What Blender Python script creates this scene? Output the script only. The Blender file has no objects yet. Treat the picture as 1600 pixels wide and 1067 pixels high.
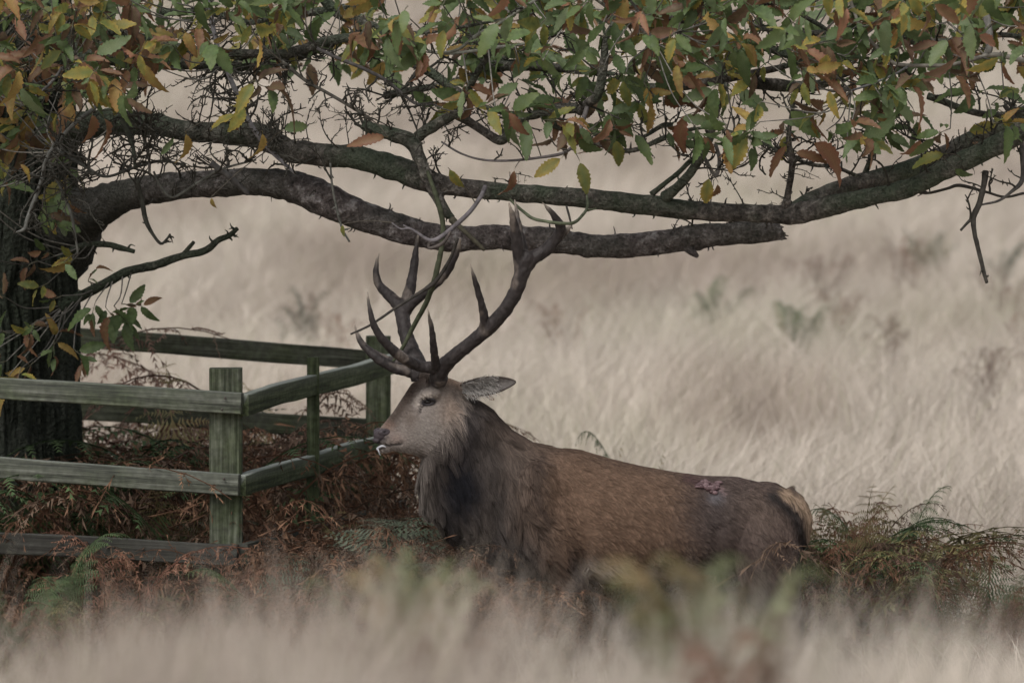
import bpy, math, random
import numpy as np
from mathutils import Vector, Matrix, kdtree

SC = bpy.context.scene
COL = SC.collection
RNG = np.random.default_rng(7)
random.seed(7)

# ------------------------------------------------------------------ camera
FPX = 12000.0                       # focal length in photograph pixels (1600 wide)
PITCH = math.atan((533.5 + 50) / FPX)
CAM = np.array([0.0, -30.0, 30.0 * math.tan(PITCH + math.atan((1090 - 533.5) / FPX))])
cam_d = bpy.data.cameras.new('camera')
cam_d.sensor_width = 36.0
cam_d.lens = 36.0 * FPX / 1600
cam_d.clip_start = 0.5
cam_d.clip_end = 3000
cam_d.dof.use_dof = True
cam_d.dof.focus_distance = 29.8
cam_d.dof.aperture_fstop = (cam_d.lens / 1000) / 0.076
cam_d.dof.aperture_blades = 9
cam = bpy.data.objects.new('camera', cam_d)
COL.objects.link(cam)
cam.location = CAM
cam.rotation_euler = (math.pi / 2 - PITCH, 0, 0)
SC.camera = cam

# ------------------------------------------------------------------ light
SUN_EL, SUN_AZ = math.radians(52), math.radians(205)     # azimuth clockwise from +Y
world = bpy.data.worlds.new('World')
SC.world = world
world.use_nodes = True
wn = world.node_tree.nodes
wl = world.node_tree.links
wn.clear()
sky = wn.new('ShaderNodeTexSky')
sky.sky_type = 'NISHITA'
sky.sun_disc = False
sky.sun_elevation = SUN_EL
sky.sun_rotation = SUN_AZ
sky.air_density = 1.0
sky.dust_density = 4.0
hs = wn.new('ShaderNodeHueSaturation')          # an overcast sky: the same light with most of its blue gone
hs.inputs['Saturation'].default_value = 0.22
bg = wn.new('ShaderNodeBackground')
bg.inputs['Strength'].default_value = 0.15
wo = wn.new('ShaderNodeOutputWorld')
wl.new(sky.outputs[0], hs.inputs['Color'])
wl.new(hs.outputs[0], bg.inputs['Color'])
wl.new(bg.outputs[0], wo.inputs[0])
sun_d = bpy.data.lights.new('sun', 'SUN')
sun_d.energy = 1.4
sun_d.angle = math.radians(25)
sun_d.color = (1.0, 0.96, 0.91)
sun = bpy.data.objects.new('sun', sun_d)
COL.objects.link(sun)
sdir = Vector((math.sin(SUN_AZ) * math.cos(SUN_EL), math.cos(SUN_AZ) * math.cos(SUN_EL), math.sin(SUN_EL)))
sun.rotation_euler = sdir.to_track_quat('Z', 'Y').to_euler()
sun.location = (0, 0, 20)
SC.view_settings.view_transform = 'Standard'
SC.view_settings.look = 'None'
SC.view_settings.gamma = 1.0
SC.view_settings.exposure = 0.38
SC.view_settings.use_curve_mapping = False
SC.cycles.use_denoising = True
SC.cycles.max_bounces = 8
SC.cycles.transparent_max_bounces = 8

# ------------------------------------------------------------------ maths helpers
_c, _s = math.cos(PITCH), math.sin(PITCH)
def W(px, py, Y):
    """world point at depth Y seen at photograph pixel (px, py)"""
    a = (px - 800) / FPX
    b = (533.5 - py) / FPX
    d = np.array([a, _c + b * _s, -_s + b * _c])
    t = (Y - CAM[1]) / d[1]
    return CAM + d * t
def proj(P):
    Q = np.atleast_2d(P) - CAM
    z = Q[:, 1] * _c - Q[:, 2] * _s
    up = Q[:, 1] * _s + Q[:, 2] * _c
    return 800 + FPX * Q[:, 0] / z, 533.5 - FPX * up / z
def Wl(pts, Y):
    """list of (px, py[, Y]) -> array"""
    return np.array([W(p[0], p[1], p[2] if len(p) > 2 else Y) for p in pts])
def _hash(ix, iy, iz):
    n = (ix * 73856093) ^ (iy * 19349663) ^ (iz * 83492791)
    n = (n ^ (n >> 13)) * 1274126177
    n = n ^ (n >> 16)
    return (n & 0xFFFF) / 65535.0
def vnoise(P):
    P = np.asarray(P, float)
    i = np.floor(P).astype(np.int64)
    f = P - i
    f = f * f * (3 - 2 * f)
    r = 0
    for dx in (0, 1):
        wx = f[:, 0] if dx else 1 - f[:, 0]
        for dy in (0, 1):
            wy = f[:, 1] if dy else 1 - f[:, 1]
            for dz in (0, 1):
                wz = f[:, 2] if dz else 1 - f[:, 2]
                r = r + wx * wy * wz * _hash(i[:, 0] + dx, i[:, 1] + dy, i[:, 2] + dz)
    return r
def fbm(P, o=3):
    P = np.asarray(P, float)
    r, a, t = 0, 1.0, 0
    for k in range(o):
        r = r + a * vnoise(P * 2 ** k + 17.3 * k)
        t += a
        a *= 0.5
    return r / t
def unit(v):
    v = np.asarray(v, float)
    return v / np.maximum(np.linalg.norm(v, axis=-1, keepdims=True), 1e-9)
def smooth01(x):
    x = np.clip(x, 0, 1)
    return x * x * (3 - 2 * x)
def catmull(P, n):
    P = np.asarray(P, float)
    if len(P) < 3:
        t = np.linspace(0, len(P) - 1, n)[:, None]
        i = np.minimum(t.astype(int)[:, 0], len(P) - 2)
        f = t - i[:, None]
        return P[i] * (1 - f) + P[i + 1] * f
    Q = np.vstack([2 * P[0] - P[1], P, 2 * P[-1] - P[-2]])
    t = np.linspace(0, len(P) - 1 - 1e-6, n)
    i = t.astype(int)
    f = (t - i)[:, None]
    a, b, c, d = Q[i], Q[i + 1], Q[i + 2], Q[i + 3]
    return 0.5 * (2 * b + (c - a) * f + (2 * a - 5 * b + 4 * c - d) * f ** 2 + (3 * b - a - 3 * c + d) * f ** 3)

# ------------------------------------------------------------------ mesh building
class MB:
    """collects vertices, faces (arrays) and vertex colours for ONE mesh"""
    def __init__(s):
        s.v, s.q, s.t, s.c, s.n = [], [], [], [], 0
    def add(s, V, quads=None, tris=None, col=(0.5, 0.5, 0.5)):
        V = np.asarray(V, float).reshape(-1, 3)
        s.v.append(V)
        if quads is not None and len(quads):
            s.q.append(np.asarray(quads, np.int64).reshape(-1, 4) + s.n)
        if tris is not None and len(tris):
            s.t.append(np.asarray(tris, np.int64).reshape(-1, 3) + s.n)
        c = np.asarray(col, float)
        if c.ndim == 1:
            c = np.tile(c, (len(V), 1))
        s.c.append(c)
        s.n += len(V)
    def data(s, name, mat, smooth=True):
        V = np.vstack(s.v)
        me = bpy.data.meshes.new(name)
        me.vertices.add(len(V))
        me.vertices.foreach_set('co', V.ravel())
        q = np.vstack(s.q) if s.q else np.zeros((0, 4), np.int64)
        t = np.vstack(s.t) if s.t else np.zeros((0, 3), np.int64)
        loops = np.concatenate([q.ravel(), t.ravel()])
        starts = np.concatenate([np.arange(len(q)) * 4, len(q) * 4 + np.arange(len(t)) * 3])
        me.loops.add(len(loops))
        me.loops.foreach_set('vertex_index', loops.astype(np.int32))
        me.polygons.add(len(starts))
        me.polygons.foreach_set('loop_start', starts.astype(np.int32))
        me.polygons.foreach_set('use_smooth', np.full(len(starts), smooth))
        me.update(calc_edges=True)
        at = me.attributes.new('col', 'FLOAT_COLOR', 'POINT')
        c = np.vstack(s.c)
        at.data.foreach_set('color', np.hstack([c, np.ones((len(c), 1))]).ravel())
        me.validate()
        if mat:
            me.materials.append(mat)
        return me
    def build(s, name, mat, parent=None, smooth=True):
        return link(name, s.data(name, mat, smooth), parent)
def link(name, data, parent=None):
    o = bpy.data.objects.new(name, data)
    COL.objects.link(o)
    if parent is not None:
        o.parent = parent
        o.matrix_parent_inverse = parent.matrix_basis.inverted()
    return o
def root(name, loc, label, cat, group=None):
    o = bpy.data.objects.new(name, None)
    COL.objects.link(o)
    o.location = loc
    o.empty_display_size = 0.2
    o['label'] = label
    o['category'] = cat
    if group:
        o['group'] = group
    return o
def frames(P):
    T = np.gradient(P, axis=0)
    T = unit(T)
    up = np.array([0, 0, 1.0]) if abs(T[0, 2]) < 0.9 else np.array([1.0, 0, 0])
    N = np.zeros_like(P)
    n = unit(np.cross(np.cross(T[0], up), T[0]))
    for i in range(len(P)):
        n = unit(n - T[i] * np.dot(n, T[i]))
        N[i] = n
    return T, N, np.cross(T, N)
def tube(mb, pts, rad, sides=10, step=0.03, nz=0.0, nf=8.0, col=(0.5, 0.5, 0.5), seed=0.0, cap=True):
    pts = np.asarray(pts, float)
    L = np.linalg.norm(np.diff(pts, axis=0), axis=1).sum()
    n = max(len(pts) * 2, int(L / step) + 2)
    A = catmull(np.hstack([pts, np.asarray(rad, float)[:, None]]), n)
    P, r = A[:, :3], np.maximum(A[:, 3], 0.0003)
    T, N, B = frames(P)
    a = np.linspace(0, 2 * math.pi, sides, endpoint=False)
    ring = N[:, None, :] * np.cos(a)[None, :, None] + B[:, None, :] * np.sin(a)[None, :, None]
    rr = np.repeat(r[:, None], sides, 1)
    V = P[:, None, :] + ring * rr[..., None]
    if nz:
        k = fbm(V.reshape(-1, 3) * nf + seed, 3).reshape(n, sides) - 0.5
        V = P[:, None, :] + ring * (rr * (1 + nz * 2 * k))[..., None]
    i = np.arange(n - 1)[:, None] * sides
    j = np.arange(sides)[None, :]
    j2 = (j + 1) % sides
    q = np.stack([i + j, i + j2, i + sides + j2, i + sides + j], -1).reshape(-1, 4)
    V = V.reshape(-1, 3)
    tr = []
    if cap:
        V = np.vstack([V, P[0], P[-1] + T[-1] * r[-1] * 0.4])
        c0, c1 = n * sides, n * sides + 1
        for k in range(sides):
            tr.append((c0, (k + 1) % sides, k))
            tr.append((c1, (n - 1) * sides + k, (n - 1) * sides + (k + 1) % sides))
    mb.add(V, q, tr, col)
    return P
def ellipsoid(mb, c, r, R=None, col=(0.5, 0.5, 0.5), nu=16, nv=10):
    u = np.linspace(0, 2 * math.pi, nu, endpoint=False)
    v = np.linspace(-math.pi / 2, math.pi / 2, nv)
    V = np.stack([np.outer(np.cos(v), np.cos(u)) * r[0], np.outer(np.cos(v), np.sin(u)) * r[1],
                  np.outer(np.sin(v), np.ones(nu)) * r[2]], -1).reshape(-1, 3)
    if R is not None:
        V = V @ np.asarray(R).T
    i = np.arange(nv - 1)[:, None] * nu
    j = np.arange(nu)[None, :]
    q = np.stack([i + j, i + (j + 1) % nu, i + nu + (j + 1) % nu, i + nu + j], -1).reshape(-1, 4)
    mb.add(V + np.asarray(c), q, None, col)
def loft(mb, rings):
    """closed rings (each k x 3) -> capped skin"""
    k = len(rings[0])
    n = len(rings)
    V = np.vstack(rings + [rings[0].mean(0), rings[-1].mean(0)])
    i = np.arange(n - 1)[:, None] * k
    j = np.arange(k)[None, :]
    q = np.stack([i + j, i + (j + 1) % k, i + k + (j + 1) % k, i + k + j], -1).reshape(-1, 4)
    t = [(n * k, (m + 1) % k, m) for m in range(k)] + [(n * k + 1, (n - 1) * k + m, (n - 1) * k + (m + 1) % k) for m in range(k)]
    mb.add(V, q, t)
def remesh(mb, voxel, smooth):
    """fuse everything in mb into one watertight surface; returns verts, quads"""
    me = mb.data('tmp', None)
    o = bpy.data.objects.new('tmp', me)
    COL.objects.link(o)
    m = o.modifiers.new('r', 'REMESH')
    m.mode = 'VOXEL'
    m.voxel_size = voxel
    if smooth:
        m2 = o.modifiers.new('s', 'SMOOTH')
        m2.factor = 0.5
        m2.iterations = smooth
    dg = bpy.context.evaluated_depsgraph_get()
    e = o.evaluated_get(dg)
    m3 = bpy.data.meshes.new_from_object(e)
    V = np.zeros(len(m3.vertices) * 3)
    m3.vertices.foreach_get('co', V)
    N = np.zeros(len(m3.vertices) * 3)
    m3.vertex_normals.foreach_get('vector', N)
    F = [tuple(p.vertices) for p in m3.polygons]
    q = np.array([f for f in F if len(f) == 4], np.int64).reshape(-1, 4)
    t = np.array([f for f in F if len(f) == 3], np.int64).reshape(-1, 3)
    bpy.data.objects.remove(o)
    bpy.data.meshes.remove(me)
    bpy.data.meshes.remove(m3)
    return V.reshape(-1, 3), q, t, N.reshape(-1, 3)

# ------------------------------------------------------------------ materials
def mat(name):
    m = bpy.data.materials.new(name)
    m.use_nodes = True
    nt = m.node_tree
    return m, nt, nt.nodes['Principled BSDF'], nt.nodes['Material Output']
def node(nt, kind, **kw):
    n = nt.nodes.new(kind)
    for k, v in kw.items():
        if hasattr(n, k):
            setattr(n, k, v)
        else:
            n.inputs[k.replace('_', ' ')].default_value = v
    return n
def ramp(nt, src, stops):
    r = nt.nodes.new('ShaderNodeValToRGB')
    e = r.color_ramp.elements
    while len(e) < len(stops):
        e.new(0.5)
    for x, (p, c) in zip(e, stops):
        x.position = p
        x.color = (*c, 1) if len(c) == 3 else c
    nt.links.new(src, r.inputs[0])
    return r
def mixc(nt, fac, a, b, mode='MIX'):
    m = nt.nodes.new('ShaderNodeMix')
    m.data_type = 'RGBA'
    m.blend_type = mode
    for s, v in ((0, fac), (6, a), (7, b)):
        if isinstance(v, bpy.types.NodeSocket):
            nt.links.new(v, m.inputs[s])
        else:
            m.inputs[s].default_value = v if s == 0 else (*v, 1)
    return m.outputs[2]
def bump(nt, bs, h, strength, dist):
    b = nt.nodes.new('ShaderNodeBump')
    b.inputs['Strength'].default_value = strength
    b.inputs['Distance'].default_value = dist
    nt.links.new(h, b.inputs['Height'])
    nt.links.new(b.outputs[0], bs.inputs['Normal'])
def attr_mat(name, rough=0.8, translucent=0.0, noise=None, spec=0.3, vary=0.0):
    """surface coloured by the mesh's own 'col', mottled by noise"""
    m, nt, bs, out = mat(name)
    a = node(nt, 'ShaderNodeAttribute', attribute_name='col')
    c = a.outputs['Color']
    if noise:
        tc = node(nt, 'ShaderNodeTexCoord')
        nz = node(nt, 'ShaderNodeTexNoise', Scale=noise[0], Detail=4.0)
        nt.links.new(tc.outputs['Object'], nz.inputs['Vector'])
        rp = ramp(nt, nz.outputs[0], [(0.3, (1 - noise[1],) * 3), (0.7, (1 + noise[1],) * 3)])
        c = mixc(nt, 1.0, c, rp.outputs[0], 'MULTIPLY')
    if vary:
        oi = node(nt, 'ShaderNodeObjectInfo')
        rp = ramp(nt, oi.outputs['Random'], [(0, (1 - vary, 1 - vary * 0.8, 1 - vary)), (1, (1 + vary, 1 + vary * 0.8, 1 + vary))])
        c = mixc(nt, 1.0, c, rp.outputs[0], 'MULTIPLY')
    nt.links.new(c, bs.inputs['Base Color'])
    bs.inputs['Roughness'].default_value = rough
    bs.inputs['Specular IOR Level'].default_value = spec
    if translucent:
        tr = node(nt, 'ShaderNodeBsdfTranslucent')
        nt.links.new(c, tr.inputs['Color'])
        mx = node(nt, 'ShaderNodeMixShader')
        mx.inputs[0].default_value = translucent
        nt.links.new(bs.outputs[0], mx.inputs[1])
        nt.links.new(tr.outputs[0], mx.inputs[2])
        nt.links.new(mx.outputs[0], out.inputs[0])
    return m
M_GRASS = attr_mat('dry_grass', 0.8, 0.3, spec=0.12)
M_FERN = attr_mat('bracken', 0.75, 0.25, vary=0.25, spec=0.1)
M_LEAF = attr_mat('chestnut_leaf', 0.5, 0.38, noise=(60, 0.22), spec=0.22, vary=0.25)
M_FUR = attr_mat('fur', 0.75, 0.0, spec=0.07)
M_SKIN = attr_mat('hide', 0.8, 0.0, noise=(90, 0.25), spec=0.07)
M_ANTLER = attr_mat('antler', 0.55, 0.0, noise=(55, 0.3), spec=0.15)
M_TWIG = attr_mat('twig_bark', 0.85, 0.0, noise=(40, 0.4), spec=0.08)
def bark_mat(name, scale, dark, mid, pale, moss, mossamt):
    m, nt, bs, out = mat(name)
    tc = node(nt, 'ShaderNodeTexCoord')
    n1 = node(nt, 'ShaderNodeTexNoise', Scale=scale, Detail=8.0, Roughness=0.65)
    n2 = node(nt, 'ShaderNodeTexNoise', Scale=scale * 0.16, Detail=5.0)
    n3 = node(nt, 'ShaderNodeTexNoise', Scale=scale * 3.5, Detail=4.0)
    for n in (n1, n2, n3):
        nt.links.new(tc.outputs['Object'], n.inputs['Vector'])
    c1 = ramp(nt, n1.outputs[0], [(0.32, dark), (0.52, mid), (0.72, pale)]).outputs[0]
    f = ramp(nt, n2.outputs[0], [(0.42, (0, 0, 0)), (0.62, (mossamt,) * 3)]).outputs[0]
    c2 = mixc(nt, f, c1, moss)
    sx = node(nt, 'ShaderNodeSeparateXYZ')
    nt.links.new(tc.outputs['Object'], sx.inputs[0])
    mr = node(nt, 'ShaderNodeMapRange')
    for k_, v_ in ((1, -1.75), (2, -0.7), (3, 0.8), (4, 0.0)):
        mr.inputs[k_].default_value = v_
    nt.links.new(sx.outputs[0], mr.inputs[0])
    c2 = mixc(nt, mr.outputs[0], c2, tuple(0.6 * v for v in moss))      # old damp wood near the trunk is grown over
    c3 = mixc(nt, 1.0, c2, ramp(nt, n3.outputs[0], [(0.3, (0.6,) * 3), (0.65, (1.25,) * 3)]).outputs[0], 'MULTIPLY')
    nt.links.new(c3, bs.inputs['Base Color'])
    bs.inputs['Roughness'].default_value = 0.88
    bs.inputs['Specular IOR Level'].default_value = 0.1
    add = node(nt, 'ShaderNodeMath', operation='ADD')
    nt.links.new(n1.outputs[0], add.inputs[0])
    nt.links.new(n3.outputs[0], add.inputs[1])
    bump(nt, bs, add.outputs[0], 1.0, 0.025)
    return m
M_TRUNK = bark_mat('trunk_bark', 16, (0.017, 0.016, 0.016), (0.052, 0.05, 0.05), (0.125, 0.122, 0.12), (0.035, 0.043, 0.03), 0.7)
M_BOUGH = bark_mat('bough_bark', 26, (0.026, 0.025, 0.021), (0.09, 0.08, 0.072), (0.25, 0.23, 0.205), (0.062, 0.08, 0.054), 0.8)
M_BOUGH2 = bark_mat('bare_bough_bark', 26, (0.04, 0.034, 0.034), (0.135, 0.115, 0.11), (0.36, 0.34, 0.335), (0.072, 0.076, 0.064), 0.55)
def wood_mat():
    m, nt, bs, out = mat('weathered_wood')
    tc = node(nt, 'ShaderNodeTexCoord')
    mp = node(nt, 'ShaderNodeMapping')
    mp.inputs['Scale'].default_value = (1.2, 30, 30)
    nt.links.new(tc.outputs['Object'], mp.inputs[0])
    g = node(nt, 'ShaderNodeTexNoise', Scale=2.2, Detail=6.0, Roughness=0.6)
    nt.links.new(mp.outputs[0], g.inputs['Vector'])
    p = node(nt, 'ShaderNodeTexNoise', Scale=3.0, Detail=6.0, Roughness=0.7)
    nt.links.new(tc.outputs['Object'], p.inputs['Vector'])
    q = node(nt, 'ShaderNodeTexNoise', Scale=38.0, Detail=3.0)
    nt.links.new(tc.outputs['Object'], q.inputs['Vector'])
    at = node(nt, 'ShaderNodeAttribute', attribute_name='col')
    base = ramp(nt, g.outputs[0], [(0.32, (0.018, 0.019, 0.016)), (0.48, (0.07, 0.075, 0.06)), (0.72, (0.15, 0.155, 0.14))]).outputs[0]
    alg = ramp(nt, g.outputs[0], [(0.3, (0.022, 0.029, 0.02)), (0.5, (0.055, 0.068, 0.036)), (0.7, (0.11, 0.13, 0.08))]).outputs[0]
    f = node(nt, 'ShaderNodeMath', operation='MULTIPLY_ADD')
    nt.links.new(p.outputs[0], f.inputs[0])
    f.inputs[1].default_value = 2.4
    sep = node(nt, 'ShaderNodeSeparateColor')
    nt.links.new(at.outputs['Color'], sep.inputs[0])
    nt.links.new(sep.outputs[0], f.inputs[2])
    fr = ramp(nt, f.outputs[0], [(0.45, (0.0,) * 3), (1.0, (1.0,) * 3)])
    c = mixc(nt, fr.outputs[0], base, alg)
    c = mixc(nt, 1.0, c, ramp(nt, q.outputs[0], [(0.35, (0.75,) * 3), (0.65, (1.2,) * 3)]).outputs[0], 'MULTIPLY')
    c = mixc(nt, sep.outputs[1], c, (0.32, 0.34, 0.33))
    c = mixc(nt, sep.outputs[2], c, (0.028, 0.024, 0.025))        # darker boards; on the lowest rails this paints in their shade
    c = mixc(nt, 1.0, c, (0.8, 0.8, 0.76), 'MULTIPLY')
    nt.links.new(c, bs.inputs['Base Color'])
    bs.inputs['Roughness'].default_value = 0.88
    bs.inputs['Specular IOR Level'].default_value = 0.1
    bump(nt, bs, g.outputs[0], 0.8, 0.008)
    return m
M_WOOD = wood_mat()
def plain(name, c, rough, spec=0.5):
    m, nt, bs, out = mat(name)
    bs.inputs['Base Color'].default_value = (*c, 1)
    bs.inputs['Roughness'].default_value = rough
    bs.inputs['Specular IOR Level'].default_value = spec
    return m
M_EYE = plain('eye', (0.012, 0.009, 0.008), 0.12)
M_FOAM = plain('saliva', (0.3, 0.3, 0.32), 0.4)
M_NOSE = attr_mat('nose_skin', 0.5, 0.0, noise=(220, 0.3), spec=0.2)
M_HOOF = plain('hoof', (0.02, 0.018, 0.016), 0.5)

# ------------------------------------------------------------------ ground
GY = np.array([-70, -45, -30, -18, -12, -8, -4, -1, 0, 10, 30, 60, 120, 250, 700], float)
GZ = np.array([2.2, 1.6, 1.3, 1.1, 0.82, 0.44, 0.10, 0, 0, 0.02, 0.4, 1.2, 4.0, 12.0, 55.0])
def gz(X, Y):
    X, Y = np.asarray(X, float), np.asarray(Y, float)
    z = np.interp(Y, GY, GZ)
    P = np.stack([X * 0.11, Y * 0.11, X * 0], -1).reshape(-1, 3)
    far = smooth01((np.abs(Y).ravel() - 3) / 12)
    return z + ((fbm(P, 2) - 0.5) * 0.5 * far * (0.4 + 0.6 * (Y.ravel() > 0))).reshape(z.shape)
xs = np.concatenate([np.linspace(-500, -14, 20), np.linspace(-12, 12, 49), np.linspace(14, 500, 20)])
ys = np.concatenate([np.linspace(-70, 60, 131), np.linspace(63, 120, 20), np.linspace(130, 700, 30)])
gx, gy = np.meshgrid(xs, ys)
V = np.stack([gx, gy, gz(gx, gy)], -1).reshape(-1, 3)
nx, ny = len(xs), len(ys)
i = np.arange(ny - 1)[:, None] * nx
j = np.arange(nx - 1)[None, :]
q = np.stack([i + j, i + j + 1, i + nx + j + 1, i + nx + j], -1).reshape(-1, 4)
mb = MB()
mb.add(V, q)
m_ground, nt, bs, _o = mat('field_soil_and_thatch')
tc = node(nt, 'ShaderNodeTexCoord')
n1 = node(nt, 'ShaderNodeTexNoise', Scale=0.35, Detail=6.0, Roughness=0.6)
n2 = node(nt, 'ShaderNodeTexNoise', Scale=9.0, Detail=5.0)
nt.links.new(tc.outputs['Object'], n1.inputs['Vector'])
nt.links.new(tc.outputs['Object'], n2.inputs['Vector'])
c = ramp(nt, n1.outputs[0], [(0.3, (0.24, 0.19, 0.145)), (0.5, (0.34, 0.285, 0.225)), (0.7, (0.40, 0.34, 0.27))]).outputs[0]
c = mixc(nt, 1.0, c, ramp(nt, n2.outputs[0], [(0.3, (0.7,) * 3), (0.7, (1.15,) * 3)]).outputs[0], 'MULTIPLY')
nt.links.new(c, bs.inputs['Base Color'])
bs.inputs['Roughness'].default_value = 0.95
g = mb.build('ground', m_ground)
g['kind'] = 'structure'

# ------------------------------------------------------------------ grass
def grass(name, X, Y, hmin, hmax, wid, lean, rng, tone, label, seg=3, hmod=None, loose=0.38, bend=0.9, vary=(0.8, 1.15)):
    n = len(X)
    Z = gz(X, Y)
    cl = fbm(np.stack([X * 1.6, Y * 1.6, X * 0], -1), 2)
    lo = fbm(np.stack([X * 0.23 + 9, Y * 0.17, X * 0], -1), 3)
    h = (hmin + (hmax - hmin) * rng.beta(2, 2, n)) * (0.55 + 0.9 * cl)
    if hmod is not None:
        h *= hmod
    w = wid * rng.uniform(0.6, 1.4, n)
    az = rng.uniform(0, 2 * math.pi, n)
    side = np.stack([np.cos(az), np.sin(az), 0 * az], -1)
    ln = np.stack([lean[0] + loose * rng.normal(size=n), lean[1] + loose * rng.normal(size=n), 0 * az], -1)
    cd = fbm(np.stack([X * 0.9, Y * 0.9, X * 0 + 5], -1), 2) - 0.5
    ln[:, 0] += cd * bend
    base = np.stack([X, Y, Z - 0.02], -1)
    vs = []
    prof = [1.0, 0.95, 0.75] if seg == 3 else [1.0, 0.8]
    for k in range(seg):
        t = k / seg
        c = base + ln * (h * t ** 1.8)[:, None] + np.array([0, 0, 1.0]) * (h * (t - 0.12 * t ** 3))[:, None]
        vs += [c - side * (w * prof[k] / 2)[:, None], c + side * (w * prof[k] / 2)[:, None]]
    c = base + ln * h[:, None] + np.array([0, 0, 1.0]) * (h * 0.88)[:, None]
    vs.append(c)
    k = 2 * seg + 1
    V = np.stack(vs, 1).reshape(-1, 3)
    tri = []
    for s_ in range(seg - 1):
        a = 2 * s_
        tri += [(a, a + 1, a + 3), (a, a + 3, a + 2)]
    a = 2 * (seg - 1)
    tri.append((a, a + 1, a + 2))
    T = (np.arange(n)[:, None, None] * k + np.array(tri)[None]).reshape(-1, 3)
    straw = np.array([0.485, 0.435, 0.37])
    pale = np.array([0.62, 0.555, 0.49])
    grey = np.array([0.31, 0.25, 0.215])
    green = np.array([0.27, 0.285, 0.16])
    u = rng.uniform(0, 1, n)[:, None]
    C = straw * (1 - u) + pale * u
    m = smooth01((lo - 0.5) * 6)[:, None]
    C = C * (1 - m * 0.5) + grey * m * 0.5
    lo2 = fbm(np.stack([X * 0.5 + 40, Y * 0.3, X * 0], -1), 3)
    m = smooth01((lo2 - 0.6) * 9)[:, None] * 0.28
    C = C * (1 - m) + green * m
    lo3 = fbm(np.stack([X * 0.8 + 70, Y * 0.3, X * 0], -1), 3)
    m = smooth01((lo3 - 0.53) * 7)[:, None] * 0.62
    C = C * (1 - m) + np.array([0.33, 0.27, 0.225]) * m
    h *= 1 + 0.5 * (lo3 - 0.5)
    m = (rng.uniform(0, 1, n) < 0.06)[:, None] * 0.5
    C = C * (1 - m) + green * m
    C = C * (0.8 + 0.5 * fbm(np.stack([X * 3.2, Y * 1.1, X * 0 + 3], -1), 2))[:, None]
    C = C * rng.uniform(vary[0], vary[1], n)[:, None] * tone
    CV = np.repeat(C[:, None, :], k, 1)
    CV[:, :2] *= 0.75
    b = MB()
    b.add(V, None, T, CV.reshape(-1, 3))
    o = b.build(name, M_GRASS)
    o['kind'] = 'stuff'
    o['label'] = label
    o['category'] = 'grass'
    return o
def scatter_grass(d0, d1, dens, rng, margin=1.2):
    X, Y = [], []
    d = d0
    while d < d1:
        st = max(0.5, d * 0.02)
        w = 2.05 * d / 30 + margin
        n = int(dens(d) * 2 * w * st)
        X.append(rng.uniform(-w, w, n))
        Y.append(rng.uniform(d, d + st, n) - 30)
        d += st
    return np.concatenate(X), np.concatenate(Y)
# far field
rg = np.random.default_rng(11)
X, Y = scatter_grass(31.5, 112, lambda d: 420 if d < 48 else 420 * (48 / d) ** 1.6, rg, 1.6)
cen = (X < 0.2) & (Y < 5.0) & (X > -3.6)          # inside the tree guard the bracken takes over
keep = ~cen | (rg.uniform(0, 1, len(X)) < 0.12)
X, Y = X[keep], Y[keep]
wd = 0.006 * np.maximum(1, (Y + 30) / 45)
grass('dry_grass', X, Y, 0.32, 0.72, wd, (0.16, 0.0), rg, 0.94, 'pale dry straw grass of the open field behind the stag', 2, None, 0.42, 0.6, (0.88, 1.1))
# bank between camera and deer
X, Y = scatter_grass(9.0, 20.5, lambda d: 1700 if d < 16.5 else max(80, 1700 - 650 * (d - 16.5)), rg, 0.7)
hm = (0.92 - 0.06 * smooth01((X / (Y + 30) * 30 - 0.7) / 0.5)) * (0.80 + 0.42 * (fbm(np.stack([X * 2.4 + 3, Y * 0.9, X * 0], -1), 3) - 0.5) * 2)
grass('dry_grass', X, Y, 0.6, 0.88, 0.0045, (0.04, 0.0), rg, 1.0, 'tall pale dry grass on the near bank, out of focus', 2, hm, 0.2, 0.35, (0.8, 1.15))
# thin grass at the stag's feet
X, Y = rg.uniform(-2.9, 2.9, 22000), rg.uniform(-11.5, 1.6, 22000)
grass('dry_grass', X, Y, 0.12, 0.3, 0.005, (0.05, 0.0), rg, 0.8, 'short brownish grass round the hooves of the stag', 3)

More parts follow.
